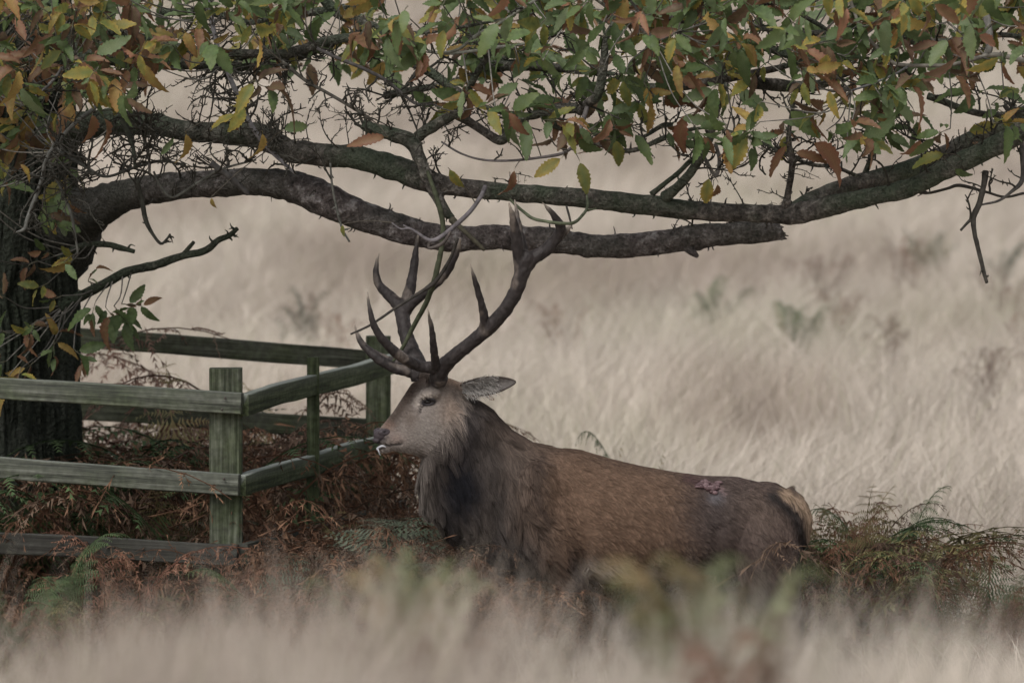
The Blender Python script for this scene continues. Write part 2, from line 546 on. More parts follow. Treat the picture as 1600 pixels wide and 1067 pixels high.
# ------------------------------------------------------------------ tree guard fence
fence = root('wooden_fence', tuple(W(352, 1090, 0.2)), 'weathered green post and rail fence boxed round the chestnut trunk', 'fence')
def board(name, p0, p1, height, thick, alg, pale_top=0.0, seed=0, warp=0.005, darken=0.0):
    p0, p1 = np.asarray(p0, float), np.asarray(p1, float)
    L = np.linalg.norm(p1 - p0)
    x = (p1 - p0) / L
    y = unit(np.cross([0, 0, 1.0], x)) if abs(x[2]) < 0.9 else unit(np.cross(x, [0, 1.0, 0]))
    z = np.cross(x, y)
    n = max(4, int(L / 0.06))
    hw, hh, bv = thick / 2, height / 2, min(thick, height) * 0.1
    sec = [(-hw + bv, -hh), (hw - bv, -hh), (hw, -hh + bv), (hw, hh - bv), (hw - bv, hh), (-hw + bv, hh), (-hw, hh - bv), (-hw, 0), (-hw, -hh + bv)]
    k = len(sec)
    t = np.linspace(0, L, n)
    V = np.zeros((n, k, 3))
    for a, (sy, sz) in enumerate(sec):
        V[:, a, 0], V[:, a, 1], V[:, a, 2] = t, sy, sz
    nzv = fbm(np.stack([t * 1.7 + seed, t * 0, t * 0 + seed], -1), 2) - 0.5
    V[:, :, 2] += nzv[:, None] * warp * 3
    V += (fbm(V.reshape(-1, 3) * np.array([5, 26, 26]) + seed, 2).reshape(n, k, 1) - 0.5) * warp
    i = np.arange(n - 1)[:, None] * k
    j = np.arange(k)[None, :]
    q = np.stack([i + j, i + (j + 1) % k, i + k + (j + 1) % k, i + k + j], -1).reshape(-1, 4)
    Vf = np.vstack([V.reshape(-1, 3), V[0].mean(0), V[-1].mean(0)])
    tr = [(n * k, (m + 1) % k, m) for m in range(k)] + [(n * k + 1, (n - 1) * k + m, (n - 1) * k + (m + 1) % k) for m in range(k)]
    cols = np.zeros((len(Vf), 3))
    cols[:, 0] = alg
    cols[:, 2] = darken
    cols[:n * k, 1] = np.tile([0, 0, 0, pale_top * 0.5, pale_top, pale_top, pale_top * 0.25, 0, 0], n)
    b = MB()
    b.add(Vf, q, tr, cols)
    o = link(name, b.data(name, M_WOOD, False), None)
    o.parent = fence
    R = Matrix(((x[0], y[0], z[0], p0[0]), (x[1], y[1], z[1], p0[1]), (x[2], y[2], z[2], p0[2]), (0, 0, 0, 1)))
    o.matrix_parent_inverse = fence.matrix_basis.inverted()
    o.matrix_basis = R
    return o
M_NAIL = plain('rusty_nail', (0.03, 0.022, 0.018), 0.6)
FR, FL = 0.10, 0.40
H, T = 0.084, 0.042
board('rail', W(378, 631, FR), W(-170, 597, FL), H, T, -0.6, 0.25, 1)
board('rail', W(374, 757, FR), W(-170, 720, FL), H, T, -0.8, 0.25, 2)
board('rail', W(372, 867, FR), W(-170, 838, FL), H, T, -0.7, 0.2, 3, darken=0.7)  # shade on the lowest front rail is put into its colour
SX = 6                                      # the side rails start behind the front rails' ends
board('rail', W(374 + SX, 631, FR + 0.03), W(631, 565, 2.85), H, T, 0.3, 0.75, 4)
board('rail', W(370 + SX, 757, FR + 0.03), W(631, 684, 2.85), H, T, 0.25, 0.8, 5)
board('rail', W(373 + SX, 866, FR + 0.03), W(631, 797, 2.85), H, T, -0.5, 0.2, 6, darken=0.5)  # lowest side rail, shade painted into the wood colour too
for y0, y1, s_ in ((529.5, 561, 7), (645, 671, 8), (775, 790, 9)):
    board('rail', W(-190, y0 - 24, 3.45), W(589, y1, 2.80), H, T, -0.45, 0.0, s_, darken=0.35)
for y0, y1, s_ in ((590, 505, 10), (712, 621, 11), (834, 750, 12)):
    board('rail', W(-172, y0, 0.42), W(-192, y1, 3.42), H, T, -0.3, 0.2, s_)
def post(px, py, Y, w, d, alg, seed, ang=0.22):
    p = W(px, py, Y)
    b = board('post', (p[0], p[1], -0.25), tuple(p), d, w, alg, 0.0, seed, 0.005)
    return b
post(353, 575, 0.205, 0.128, 0.125, -0.45, 21)
post(591, 525, 2.76, 0.105, 0.105, -0.35, 22)
post(489, 558, 1.25, 0.052, 0.035, -0.2, 23)
post(-160, 545, 0.52, 0.12, 0.12, -0.4, 24)
post(-185, 470, 3.36, 0.11, 0.11, -0.3, 25)

for x, y in ((352, 622), (347, 640), (350, 748), (345, 766), (349, 858), (343, 876)):
    b = MB()
    p = W(x, y, FR - T / 2 - 0.003)
    tube(b, [p + [0, 0.008, 0], p + [0, -0.002, 0]], [0.005, 0.005], 8, 0.02)
    b.build('nail', M_NAIL, fence)

# ------------------------------------------------------------------ chestnut tree
TX, TY = W(-6, 600, 1.47)[0], 1.47
tree = root('sweet_chestnut_tree', (TX, TY, 0), 'old sweet chestnut with a furrowed trunk inside the fence and low boughs over the stag', 'tree')
# trunk: deep vertical furrows as geometry
nz_, na = 260, 300
zz = np.linspace(-0.2, 4.6, nz_)
aa = np.linspace(0, 2 * math.pi, na, endpoint=False)
A, Zt = np.meshgrid(aa, zz)
R0 = 0.338 + 0.10 * np.exp(-np.maximum(Zt, 0) / 0.22) - 0.014 * Zt - 0.05 * smooth01((Zt - 2.4) / 1.5)
R0 = R0 * (1 + 0.06 * np.sin(3 * A + 0.8 + Zt * 0.3) + 0.03 * np.sin(5 * A + Zt))
wv = (fbm(np.stack([Zt.ravel() * 2.1, A.ravel() * 2, A.ravel() * 0], -1), 2) - 0.5).reshape(A.shape) * 0.5
fur1 = fbm(np.stack([np.cos(A + wv).ravel() * 9.5, np.sin(A + wv).ravel() * 9.5, Zt.ravel() * 1.6], -1), 3).reshape(A.shape)
ridge = 1 - np.abs(fur1 - 0.5 + 0.12 * (fbm(np.stack([A.ravel() * 3, Zt.ravel() * 5, 0 * Zt.ravel()], -1), 3).reshape(A.shape) - 0.5)) * 5
ridge = ridge * (0.5 + fbm(np.stack([A.ravel() * 2, Zt.ravel() * 3, 0 * Zt.ravel() + 9], -1), 2).reshape(A.shape))
ridge = np.clip(ridge, 0, 1)
R1 = R0 - 0.034 * ridge ** 1.4 + 0.012 * (fbm(np.stack([np.cos(A).ravel() * 20, np.sin(A).ravel() * 20, Zt.ravel() * 9], -1), 2).reshape(A.shape) - 0.5)
V = np.stack([TX + np.cos(A) * R1, TY + np.sin(A) * R1, Zt], -1).reshape(-1, 3)
i = np.arange(nz_ - 1)[:, None] * na
j = np.arange(na)[None, :]
q = np.stack([i + j, i + (j + 1) % na, i + na + (j + 1) % na, i + na + j], -1).reshape(-1, 4)
b = MB()
b.add(V, q)
b.build('trunk', M_TRUNK, tree)

SK = []                                     # skeleton points twigs may grow from
def limb(name, pts, m=None, step=0.02, nz=0.16, nf=16, sides=None, spurs=0, tint=None, seed=None):
    """pts: (px, py, Y, radius in photograph pixels)"""
    P = np.array([W(p[0], p[1], p[2]) for p in pts])
    r = np.array([p[3] for p in pts]) * 0.00253
    b = MB()
    sides = sides or (22 if r.max() > 0.03 else 9)
    c = tint if tint is not None else (0.055, 0.05, 0.042)
    S = tube(b, P, r, sides, step, nz, nf, c, seed if seed is not None else RNG.uniform(0, 99))
    SK.append(S)
    if spurs:                               # broken stubs and snags standing off the bark
        T_ = unit(np.gradient(S, axis=0))
        for _ in range(spurs):
            k = RNG.integers(1, len(S) - 1)
            rr = np.interp(k, np.linspace(0, len(S) - 1, len(r)), r)
            d = unit(RNG.normal(size=3) + T_[k] * 0.3)
            d = unit(d - T_[k] * np.dot(d, T_[k]) * 0.8)
            l = RNG.uniform(0.008, 0.03)
            tube(b, [S[k] + d * rr * 0.7, S[k] + d * (rr + l * 0.6), S[k] + d * (rr + l) + RNG.normal(size=3) * 0.006],
                 [0.005, 0.003, 0.0012], 4, 0.02, 0, 1, c)
    return b.build(name, m or M_TWIG, tree)
UB = 0.12
limb('bough', [(10, 250, 1.62, 60), (60, 225, 1.5, 46), (105, 203, 1.2, 29), (135, 196, 1.1, 23), (175, 190, 1.0, 20), (240, 195, 0.85, 18), (300, 206, 0.7, 16), (397, 211, 0.5, 19),
     (450, 234, 0.4, 18), (510, 243, 0.3, 18), (555, 246, 0.25, 18), (620, 264, 0.2, 20), (665, 281, UB, 19), (700, 291, UB, 15), (775, 299, UB, 14),
     (825, 303, UB, 14), (925, 311, UB, 15), (1012, 321, UB, 16), (1100, 330, UB, 15), (1200, 334, UB, 14), (1250, 333, 0.1, 17), (1305, 320, 0.05, 15.5),
     (1360, 308, 0, 14), (1425, 292, -0.05, 14), (1475, 266, -0.1, 15), (1525, 243, -0.15, 15.5), (1575, 218, -0.2, 16), (1620, 192, -0.25, 15), (1720, 150, -0.3, 12), (1850, 60, -0.3, 7)],
     M_BOUGH, 0.01, 0.17, 22, 30, spurs=75)
LB = 0.45
limb('bough', [(40, 400, 1.62, 95), (85, 365, 1.5, 74), (118, 342, 1.3, 48), (150, 325, 1.12, 34), (200, 304, 0.98, 25), (262, 293, 0.82, 22), (330, 287, 0.7, 21), (397, 285, 0.6, 22), (450, 290, 0.55, 24),
     (500, 308, LB, 27), (545, 329, LB, 25), (595, 347, LB, 23), (650, 364, LB, 20.5), (700, 373, LB, 20), (775, 371, LB, 19), (850, 375, LB, 20),
     (912, 383, LB, 18), (975, 384, LB, 18.5), (1050, 376, LB, 18.5), (1085, 371, LB, 20), (1125, 366, LB, 18), (1190, 363, LB, 17), (1219, 362, LB, 13)],
     M_BOUGH2, 0.01, 0.19, 22, 30, spurs=75)
limb('bough', [(1240, 330, 0.2, 14), (1275, 312, 0.3, 15), (1330, 290, 0.36, 15), (1400, 272, 0.42, 15), (1470, 245, 0.5, 15), (1545, 205, 0.6, 14), (1640, 160, 0.7, 12), (1800, 90, 0.8, 7)],
     M_BOUGH, 0.012, 0.13, 18, 22, spurs=12)
for dx_, dy_, r_ in ((16, 3, 4), (18, 12, 5), (13, -7, 3), (20, 7, 2.5), (10, 14, 3)):
    limb('branch', [(1206, 361 + dy_ * 0.5, LB, r_ + 2), (1215 + dx_ * 0.3, 361 + dy_ * 0.8, LB - 0.01, r_), (1212 + dx_, 362 + dy_, LB - 0.015, 0.6)], M_BOUGH2, 0.006, 0.3, 60, 7)
limb('branch', [(1068, 376, LB, 10), (1078, 390, LB - 0.03, 7), (1090, 401, LB - 0.05, 3)], M_BOUGH2, 0.01, 0.25, 40, 10)
limb('bough', [(0, 90, 1.6, 44), (50, 92, 1.4, 34), (90, 92, 1.1, 24), (160, 84, 1.0, 20), (300, 92, 0.9, 18), (380, 95, 0.8, 17), (440, 90, 0.7, 14), (520, 66, 0.5, 9), (560, 56, 0.4, 6)], M_BOUGH, 0.015, 0.14, 20, 20, spurs=10)
limb('branch', [(60, -10, 0.3, 8), (84, 8, 0.28, 7), (112, 28, 0.26, 8), (150, 42, 0.25, 10), (200, 54, 0.2, 8), (260, 70, 0.2, 6), (330, 82, 0.15, 7), (400, 84, 0.1, 7), (450, 84, 0.05, 7.5), (500, 68, 0.05, 8), (545, 59, 0.0, 7), (600, 56, 0, 5), (690, 48, -0.1, 3), (790, 30, -0.2, 2)], M_BOUGH, 0.012, 0.2, 30, 12)
limb('branch', [(500, -10, 0.5, 9), (525, 18, 0.5, 9.5), (570, 38, 0.5, 9), (617, 58, 0.45, 8), (637, 92, 0.4, 8), (675, 115, 0.38, 8), (712, 140, 0.35, 6), (760, 168, 0.3, 4), (820, 182, 0.2, 6), (860, 172, 0.1, 8), (900, 168, 0.0, 8)], M_BOUGH, 0.012, 0.18, 30, 12)
limb('branch', [(905, 175, -0.05, 7), (918, 162, -0.1, 7), (934, 148, -0.15, 7.5), (943, 105, -0.15, 7), (947, 60, -0.15, 5.5), (962, 32, -0.15, 6), (968, -20, -0.15, 7)], M_BOUGH, 0.012, 0.15, 30, 12)
limb('branch', [(918, 165, -0.1, 4), (906, 205, -0.2, 3.2), (898, 226, -0.22, 3), (878, 240, -0.22, 2.6), (846, 246, -0.2, 2.2), (800, 251, -0.15, 2), (755, 250, -0.1, 1.8), (720, 240, -0.05, 1.6), (690, 222, 0, 1.6)], tint=(0.1, 0.09, 0.088), step=0.02)
limb('branch', [(566, 194, 0.1, 7), (578, 200, 0.1, 9), (605, 208, 0.08, 10.5), (640, 220, 0.05, 12), (655, 246, 0.0, 10), (668, 278, -0.02, 9.5), (684, 310, -0.03, 8.5), (697, 332, -0.04, 8), (708, 341, -0.04, 4)], M_BOUGH, 0.01, 0.15, 30, 14, spurs=14)
limb('branch', [(645, 222, 0.05, 8), (662, 207, 0.05, 9), (690, 190, 0.02, 8.5), (709, 177, 0, 8), (727, 150, 0, 6), (748, 110, -0.05, 5), (775, 70, -0.1, 4), (800, 30, -0.1, 3)], M_BOUGH, 0.01, 0.15, 30, 12, spurs=8)
limb('branch', [(709, 177, 0, 8), (735, 192, 0.05, 7), (760, 208, 0.05, 7), (783, 220, 0.03, 7), (796, 206, 0, 6), (815, 186, 0, 6), (850, 176, 0, 6), (905, 170, -0.05, 7)], M_BOUGH, 0.01, 0.15, 30, 12, spurs=8)
limb('branch', [(668, 268, -0.05, 3), (684, 315, -0.1, 4), (692, 350, -0.1, 4), (690, 385, -0.1, 4), (683, 420, -0.1, 4.5), (678, 440, -0.08, 4.5), (665, 475, -0.02, 4), (645, 512, 0.04, 3.6), (628, 545, 0.06, 3), (610, 570, 0.06, 2)], tint=(0.05, 0.055, 0.035), step=0.015, nz=0.25, nf=60)
limb('branch', [(715, 372, -0.12, 2), (703, 405, -0.1, 2.6), (680, 440, -0.1, 3), (655, 458, -0.1, 2.6), (620, 480, -0.12, 2.2), (580, 507, -0.12, 2), (548, 522, -0.12, 1.5)], tint=(0.04, 0.036, 0.032), step=0.015, nz=0.3, nf=60)
limb('branch', [(758, 292, -0.1, 3.4), (752, 306, -0.15, 3.4), (735, 330, -0.2, 3.4), (712, 352, -0.2, 3.6), (688, 371, -0.2, 3.8), (672, 376, -0.2, 3.2), (655, 366, -0.2, 2.4), (640, 357, -0.2, 2), (626, 358, -0.2, 1.6), (612, 348, -0.2, 1)], tint=(0.11, 0.1, 0.105), step=0.015)
limb('branch', [(640, 357, -0.2, 1.4), (630, 352, -0.2, 1.2)], tint=(0.11, 0.1, 0.105), step=0.015)
limb('branch', [(706, 343, -0.06, 6), (722, 358, -0.1, 3.6), (738, 373, -0.12, 3.6), (757, 391, -0.12, 2.8)], tint=(0.06, 0.055, 0.04), step=0.015)
limb('branch', [(672, 376, -0.2, 3), (671, 388, -0.2, 2.6), (692, 380, -0.22, 3), (704, 362, -0.22, 2)], tint=(0.07, 0.06, 0.055), step=0.015)
limb('branch', [(797, 312, -0.2, 2.5), (812, 326, -0.25, 2.4), (832, 341, -0.38, 2.6), (852, 346, -0.42, 2.6), (875, 349, -0.42, 2.6), (897, 348, -0.38, 2.6), (912, 334, -0.25, 2.4), (918, 322, -0.15, 2.2), (917, 305, 0.0, 1.5)], tint=(0.075, 0.085, 0.055), step=0.015, nz=0.2, nf=50)
limb('branch', [(918, 329, -0.15, 2), (932, 326, -0.18, 1.2)], tint=(0.075, 0.085, 0.055), step=0.015)
limb('branch', [(885, 322, -0.05, 1.8), (890, 340, -0.1, 1.6), (894, 358, -0.12, 1)], tint=(0.05, 0.045, 0.04), step=0.015)
limb('branch', [(1040, 308, 0.1, 10), (1056, 294, 0.05, 7.5), (1075, 275, 0, 7), (1092, 250, -0.03, 7), (1108, 220, -0.05, 6), (1120, 180, -0.1, 4), (1135, 130, -0.15, 3)], M_BOUGH, 0.01, 0.2, 30, 12, spurs=10)
limb('branch', [(1018, 304, 0.12, 5), (1040, 286, 0.1, 4), (1060, 270, 0.08, 4), (1085, 246, 0.05, 3.5), (1110, 232, 0.05, 2)], M_BOUGH, 0.01, 0.2, 30, 9)
limb('branch', [(1228, 324, 0.1, 8), (1231, 305, 0.08, 5.5), (1236, 275, 0.05, 5), (1238, 250, 0.03, 5), (1232, 215, 0, 4), (1240, 160, -0.05, 3)], M_BOUGH, 0.01, 0.2, 30, 10, spurs=12)
limb('branch', [(1348, 280, 0.4, 5), (1358, 255, 0.38, 4.5), (1372, 215, 0.35, 5), (1384, 175, 0.3, 4.5), (1400, 150, 0.3, 3), (1420, 130, 0.25, 2)], M_BOUGH, 0.01, 0.2, 30, 9, spurs=8)
limb('branch', [(1540, 268, -0.1, 5), (1537, 290, -0.12, 4.6), (1530, 318, -0.12, 4.6), (1521, 340, -0.12, 4.6), (1523, 365, -0.12, 3.8), (1530, 395, -0.12, 3.6), (1537, 425, -0.12, 3.2), (1542, 442, -0.12, 2.6)], tint=(0.05, 0.046, 0.04), step=0.015, nz=0.25, nf=50, spurs=5)
limb('branch', [(1520, 340, -0.12, 3), (1510, 350, -0.13, 2.4), (1501, 360, -0.14, 2.2)], tint=(0.05, 0.046, 0.04), step=0.015)
limb('branch', [(1430, 300, 0, 2), (1450, 302, 0, 2.2), (1480, 295, 0, 2.4), (1500, 290, 0, 2.8), (1540, 300, 0, 2.2), (1570, 308, 0, 2), (1600, 302, 0, 2)], tint=(0.05, 0.046, 0.04), step=0.015)
limb('branch', [(1534, 320, -0.12, 1.6), (1560, 314, -0.1, 2), (1580, 300, -0.1, 2.6), (1597, 282, -0.1, 4), (1598, 250, -0.1, 4), (1592, 200, -0.1, 4), (1570, 165, -0.15, 4)], tint=(0.08, 0.075, 0.07), step=0.015)
limb('branch', [(1640, 104, -0.4, 4.5), (1600, 95, -0.4, 4.2), (1555, 86, -0.4, 4), (1530, 90, -0.42, 3.6), (1490, 101, -0.42, 3), (1440, 103, -0.4, 2.8), (1400, 100, -0.4, 2.8), (1380, 84, -0.4, 2.6), (1358, 62, -0.4, 2.8), (1342, 38, -0.4, 2.6), (1325, -10, -0.4, 3)], tint=(0.15, 0.14, 0.12), step=0.02)
limb('branch', [(1537, 90, -0.4, 4), (1546, 75, -0.4, 6), (1543, 35, -0.35, 6), (1532, -10, -0.3, 6)], tint=(0.11, 0.105, 0.095), step=0.02)
limb('branch', [(1540, 88, -0.4, 2), (1505, 55, -0.42, 2), (1480, 35, -0.42, 1.6)], tint=(0.13, 0.12, 0.1), step=0.02)
limb('branch', [(1515, 94, -0.4, 1.8), (1480, 82, -0.42, 1.8), (1455, 60, -0.42, 1.6), (1440, 42, -0.42, 1.2)], tint=(0.1, 0.085, 0.075), step=0.02)
limb('branch', [(1420, 103, -0.4, 1.8), (1395, 118, -0.42, 2), (1360, 132, -0.42, 1.8), (1330, 142, -0.42, 1.5)], tint=(0.1, 0.1, 0.1), step=0.02)
limb('branch', [(1250, 22, 0, 3), (1290, 48, 0.05, 4), (1245, 52, 0, 5), (1190, 45, 0, 4)], M_BOUGH, 0.02, 0.15, 30, 9)
limb('branch', [(980, -5, -0.3, 2.4), (1000, 22, -0.32, 2.2), (1022, 62, -0.34, 2.4), (1060, 50, -0.3, 1.5)], tint=(0.1, 0.095, 0.085), step=0.02)
limb('branch', [(925, -5, -0.35, 2.5), (960, 20, -0.35, 2.5), (1000, 45, -0.35, 2.5), (1022, 66, -0.35, 2)], tint=(0.1, 0.095, 0.08), step=0.02)
limb('branch', [(835, 66, -0.2, 1.8), (800, 72, -0.2, 2.6), (770, 75, -0.2, 3), (725, 82, -0.2, 2.6), (690, 84, -0.2, 2), (660, 76, -0.2, 1.4)], tint=(0.13, 0.13, 0.11), step=0.02)
limb('branch', [(680, 84, -0.22, 2), (715, 78, -0.2, 2.4), (745, 55, -0.2, 2.6), (775, 40, -0.2, 2.4), (810, 18, -0.2, 2.6), (850, -8, -0.2, 3)], tint=(0.12, 0.12, 0.1), step=0.02)
limb('branch', [(495, 76, -0.1, 3), (530, 92, -0.12, 3), (562, 105, -0.13, 2.8), (600, 124, -0.14, 2.8), (630, 148, -0.14, 2.6), (652, 163, -0.14, 2.4), (676, 163, -0.14, 1.6)], tint=(0.075, 0.07, 0.068), step=0.015)
limb('branch', [(440, 96, -0.1, 3), (480, 128, -0.12, 2.6), (507, 143, -0.12, 2.6), (545, 165, -0.13, 2.6), (578, 186, -0.13, 2.6)], tint=(0.075, 0.07, 0.06), step=0.015)
limb('branch', [(323, -8, 0.0, 4), (332, 40, -0.05, 4), (342, 82, -0.08, 3.6), (352, 105, -0.1, 3.4), (365, 135, -0.12, 4), (380, 168, -0.12, 4), (395, 200, -0.12, 3.8), (420, 232, -0.12, 3.6), (440, 252, -0.12, 3.2), (462, 272, -0.12, 2)], tint=(0.13, 0.125, 0.13), step=0.015)
limb('branch', [(100, 98, 0, 2), (88, 120, 0, 2.6), (60, 148, 0, 2), (35, 165, 0, 1.4)], tint=(0.12, 0.115, 0.11), step=0.02)
limb('branch', [(160, 120, 0.1, 2), (150, 165, 0.08, 3.6), (120, 190, 0.05, 3.4), (90, 222, 0.05, 3.2), (72, 250, 0.05, 3), (66, 280, 0.1, 4), (55, 310, 0.1, 3.6), (42, 345, 0.1, 3.4), (38, 358, 0.1, 3), (22, 364, 0.1, 1.2)], tint=(0.1, 0.1, 0.092), step=0.015)
limb('branch', [(75, 250, 0.1, 2), (95, 295, 0.1, 2), (110, 330, 0.1, 2.6), (116, 360, 0.1, 2.2), (122, 398, 0.1, 1.6)], tint=(0.08, 0.08, 0.07), step=0.015)
limb('branch', [(200, 55, 0.1, 3), (208, 105, 0.05, 2), (212, 160, 0.02, 2.2), (222, 205, 0, 2.4), (232, 240, 0, 2.2), (233, 270, 0, 1.4)], tint=(0.08, 0.075, 0.07), step=0.015)
limb('branch', [(172, 130, 0.1, 4), (182, 160, 0.1, 4.5), (195, 195, 0.1, 4.5), (208, 232, 0.1, 3.5), (211, 262, 0.1, 2.5)], tint=(0.05, 0.055, 0.045), step=0.015)
limb('branch', [(95, 238, 0.3, 3), (130, 258, 0.25, 2.6), (165, 276, 0.2, 2.4), (210, 262, 0.15, 2.4), (250, 252, 0.1, 2.4), (290, 258, 0.1, 2)], tint=(0.045, 0.045, 0.04), step=0.015)
limb('branch', [(214, 280, 0.3, 3), (222, 315, 0.3, 4), (228, 345, 0.3, 4), (240, 368, 0.3, 2.6), (252, 381, 0.3, 2.6), (262, 372, 0.3, 2), (266, 366, 0.3, 2)], tint=(0.045, 0.045, 0.038), step=0.015, spurs=10)
limb('branch', [(240, 268, 0.2, 1.8), (250, 290, 0.2, 2), (270, 308, 0.2, 2.4), (310, 285, 0.2, 2.2), (345, 265, 0.2, 2), (400, 250, 0.2, 1.6)], tint=(0.09, 0.09, 0.08), step=0.015)
limb('branch', [(330, 255, 0.4, 5), (360, 278, 0.42, 5), (388, 303, 0.44, 4)], tint=(0.085, 0.082, 0.08), step=0.015)
limb('branch', [(516, 255, 0.1, 1.6), (519, 290, 0.1, 1.8), (527, 330, 0.1, 2), (535, 358, 0.1, 1.8), (546, 378, 0.1, 1.6)], tint=(0.09, 0.09, 0.08), step=0.015, spurs=6)
limb('branch', [(100, 478, 1.15, 12), (120, 466, 1.1, 9), (160, 445, 1.0, 8), (200, 424, 0.95, 7.5), (240, 415, 0.9, 7), (285, 400, 0.88, 6.5), (320, 392, 0.86, 6), (340, 376, 0.84, 5), (358, 368, 0.83, 4.5), (371, 357, 0.82, 3.5)], M_BOUGH, 0.012, 0.2, 30, 12, spurs=16)
limb('branch', [(286, 398, 0.88, 4), (296, 386, 0.87, 3.2), (303, 378, 0.87, 3)], M_BOUGH, 0.01, 0.2, 30, 9)
limb('branch', [(95, 402, 1.2, 7), (130, 384, 1.0, 5.5), (165, 382, 0.95, 5), (190, 388, 0.92, 5), (210, 393, 0.9, 3.5)], M_BOUGH, 0.012, 0.2, 30, 10, spurs=8)
limb('branch', [(1100, 245, 0.0, 2.6), (1118, 275, 0, 3), (1124, 250, 0, 3), (1118, 225, 0, 3)], tint=(0.1, 0.095, 0.09), step=0.015)
limb('branch', [(1005, 215, 0.1, 3), (1040, 195, 0.1, 4), (1060, 205, 0.1, 3.4), (1110, 200, 0.1, 2.6), (1170, 215, 0.1, 2.4), (1260, 255, 0.1, 3), (1300, 260, 0.15, 3), (1340, 275, 0.2, 3)], M_BOUGH, 0.012, 0.25, 30, 9, spurs=16)
limb('branch', [(865, 195, 0.1, 6), (900, 208, 0.1, 6), (940, 226, 0.08, 5), (985, 236, 0.06, 4), (1040, 215, 0.05, 4)], M_BOUGH, 0.012, 0.25, 30, 9, spurs=10)
for k_, (x0, y0, x1, y1, Y0, r0) in enumerate([(1000, 140, 1200, 110, 0.4, 9), (1120, 75, 1260, 92, 0.5, 9), (1180, 130, 1330, 112, 0.45, 10), (760, 105, 900, 110, 0.5, 10), (1400, 60, 1560, 55, 0.5, 8), (430, 20, 560, 8, 0.6, 8), (250, 20, 400, 35, 0.5, 7), (600, 150, 820, 75, 0.5, 6), (1450, 150, 1610, 175, 0.3, 6), (1020, 25, 1200, 5, 0.4, 8)]):
    mx, my = (x0 + x1) / 2 + RNG.uniform(-20, 20), (y0 + y1) / 2 + RNG.uniform(-18, 18)
    limb('branch', [(x0, y0, Y0, r0), (mx, my, Y0 + 0.05, r0 * 0.85), (x1, y1, Y0, r0 * 0.6), (x1 + 60, y1 + RNG.uniform(-30, 10), Y0 - 0.1, r0 * 0.3)], M_BOUGH, 0.014, 0.18, 25, 12)
# boughs of the upper crown, over the frame
for az, el, L in ((0.2, 0.75, 4.2), (1.5, 0.9, 3.6), (2.6, 0.7, 3.8), (3.8, 0.8, 3.6), (5.0, 0.85, 3.6), (0.0, 0.35, 4.0)):
    d = np.array([math.cos(az) * math.cos(el), math.sin(az) * math.cos(el), math.sin(el)])
    b = MB()
    p = np.array([TX, TY, 3.3])
    P = [p, p + d * L * 0.3 + [0, 0, 0.2], p + d * L * 0.65, p + d * L + [0, 0, -0.2]]
    tube(b, P, [0.15, 0.1, 0.065, 0.02], 12, 0.06, 0.15, 10)
    b.build('bough', M_BOUGH, tree)

# bare spiny twigs
KD_P = np.vstack(SK)
kd = kdtree.KDTree(len(KD_P))
for k, p in enumerate(KD_P):
    kd.insert(p, k)
kd.balance()
tw = MB()
def spiny(p, d, L, r, depth=0, tint=(0.04, 0.038, 0.032)):
    n = 5
    P = [p]
    dd = np.array(d, float)
    for k in range(n):
        dd = unit(dd + RNG.normal(size=3) * 0.22)
        P.append(P[-1] + dd * L / n)
    P = np.array(P)
    tube(tw, P, np.linspace(r, r * 0.45, n + 1), 5, 0.03, 0, 1, tint, cap=False)
    m = int(L / 0.022)
    for k in range(m):
        t = RNG.uniform(0.15, 1.0) * n
        a = min(int(t), n - 1)
        q = P[a] + (P[a + 1] - P[a]) * (t - a)
        s = unit(unit(P[a + 1] - P[a]) * 0.6 + RNG.normal(size=3) * 0.6)
        l = RNG.uniform(0.006, 0.022)
        if depth < 2 and RNG.uniform() < 0.22:
            spiny(q, s, L * RNG.uniform(0.25, 0.55), r * 0.7, depth + 1, tint)
        else:
            tube(tw, [q, q + s * l * 0.6, q + s * l + [0, 0, l * 0.3]], [r * 0.7, r * 0.6, r * 0.4], 4, 0.05, 0, 1, tint, cap=False)
zones = [(60, 120, 480, 290, 170), (-40, 60, 130, 380, 40), (300, 20, 820, 240, 130), (800, 20, 1600, 180, 70), (430, 90, 800, 235, 50), (800, 170, 1060, 250, 20), (1080, 190, 1420, 285, 52), (1420, 180, 1600, 300, 22), (150, 90, 420, 200, 26), (60, 250, 130, 400, 8), (380, 120, 720, 230, 22)]
for x0, y0, x1, y1, n in zones:
    for _ in range(n):
        px, py = RNG.uniform(x0, x1), RNG.uniform(y0, y1)
        p = W(px, py, RNG.uniform(-0.3, 0.6))
        co, idx, dist = kd.find(p)
        near_ = kd.find_range(p, dist * 1.3 + 0.03)
        base = np.array(near_[int(RNG.integers(len(near_)))][0])
        v = p - base
        L = min(max(dist, 0.06), 0.3)
        d = unit(v + np.array([0, 0, 0.04]) + RNG.normal(size=3) * 0.02)
        spiny(base, d, L, RNG.uniform(0.0026, 0.006), 0 if L < 0.18 else 0)

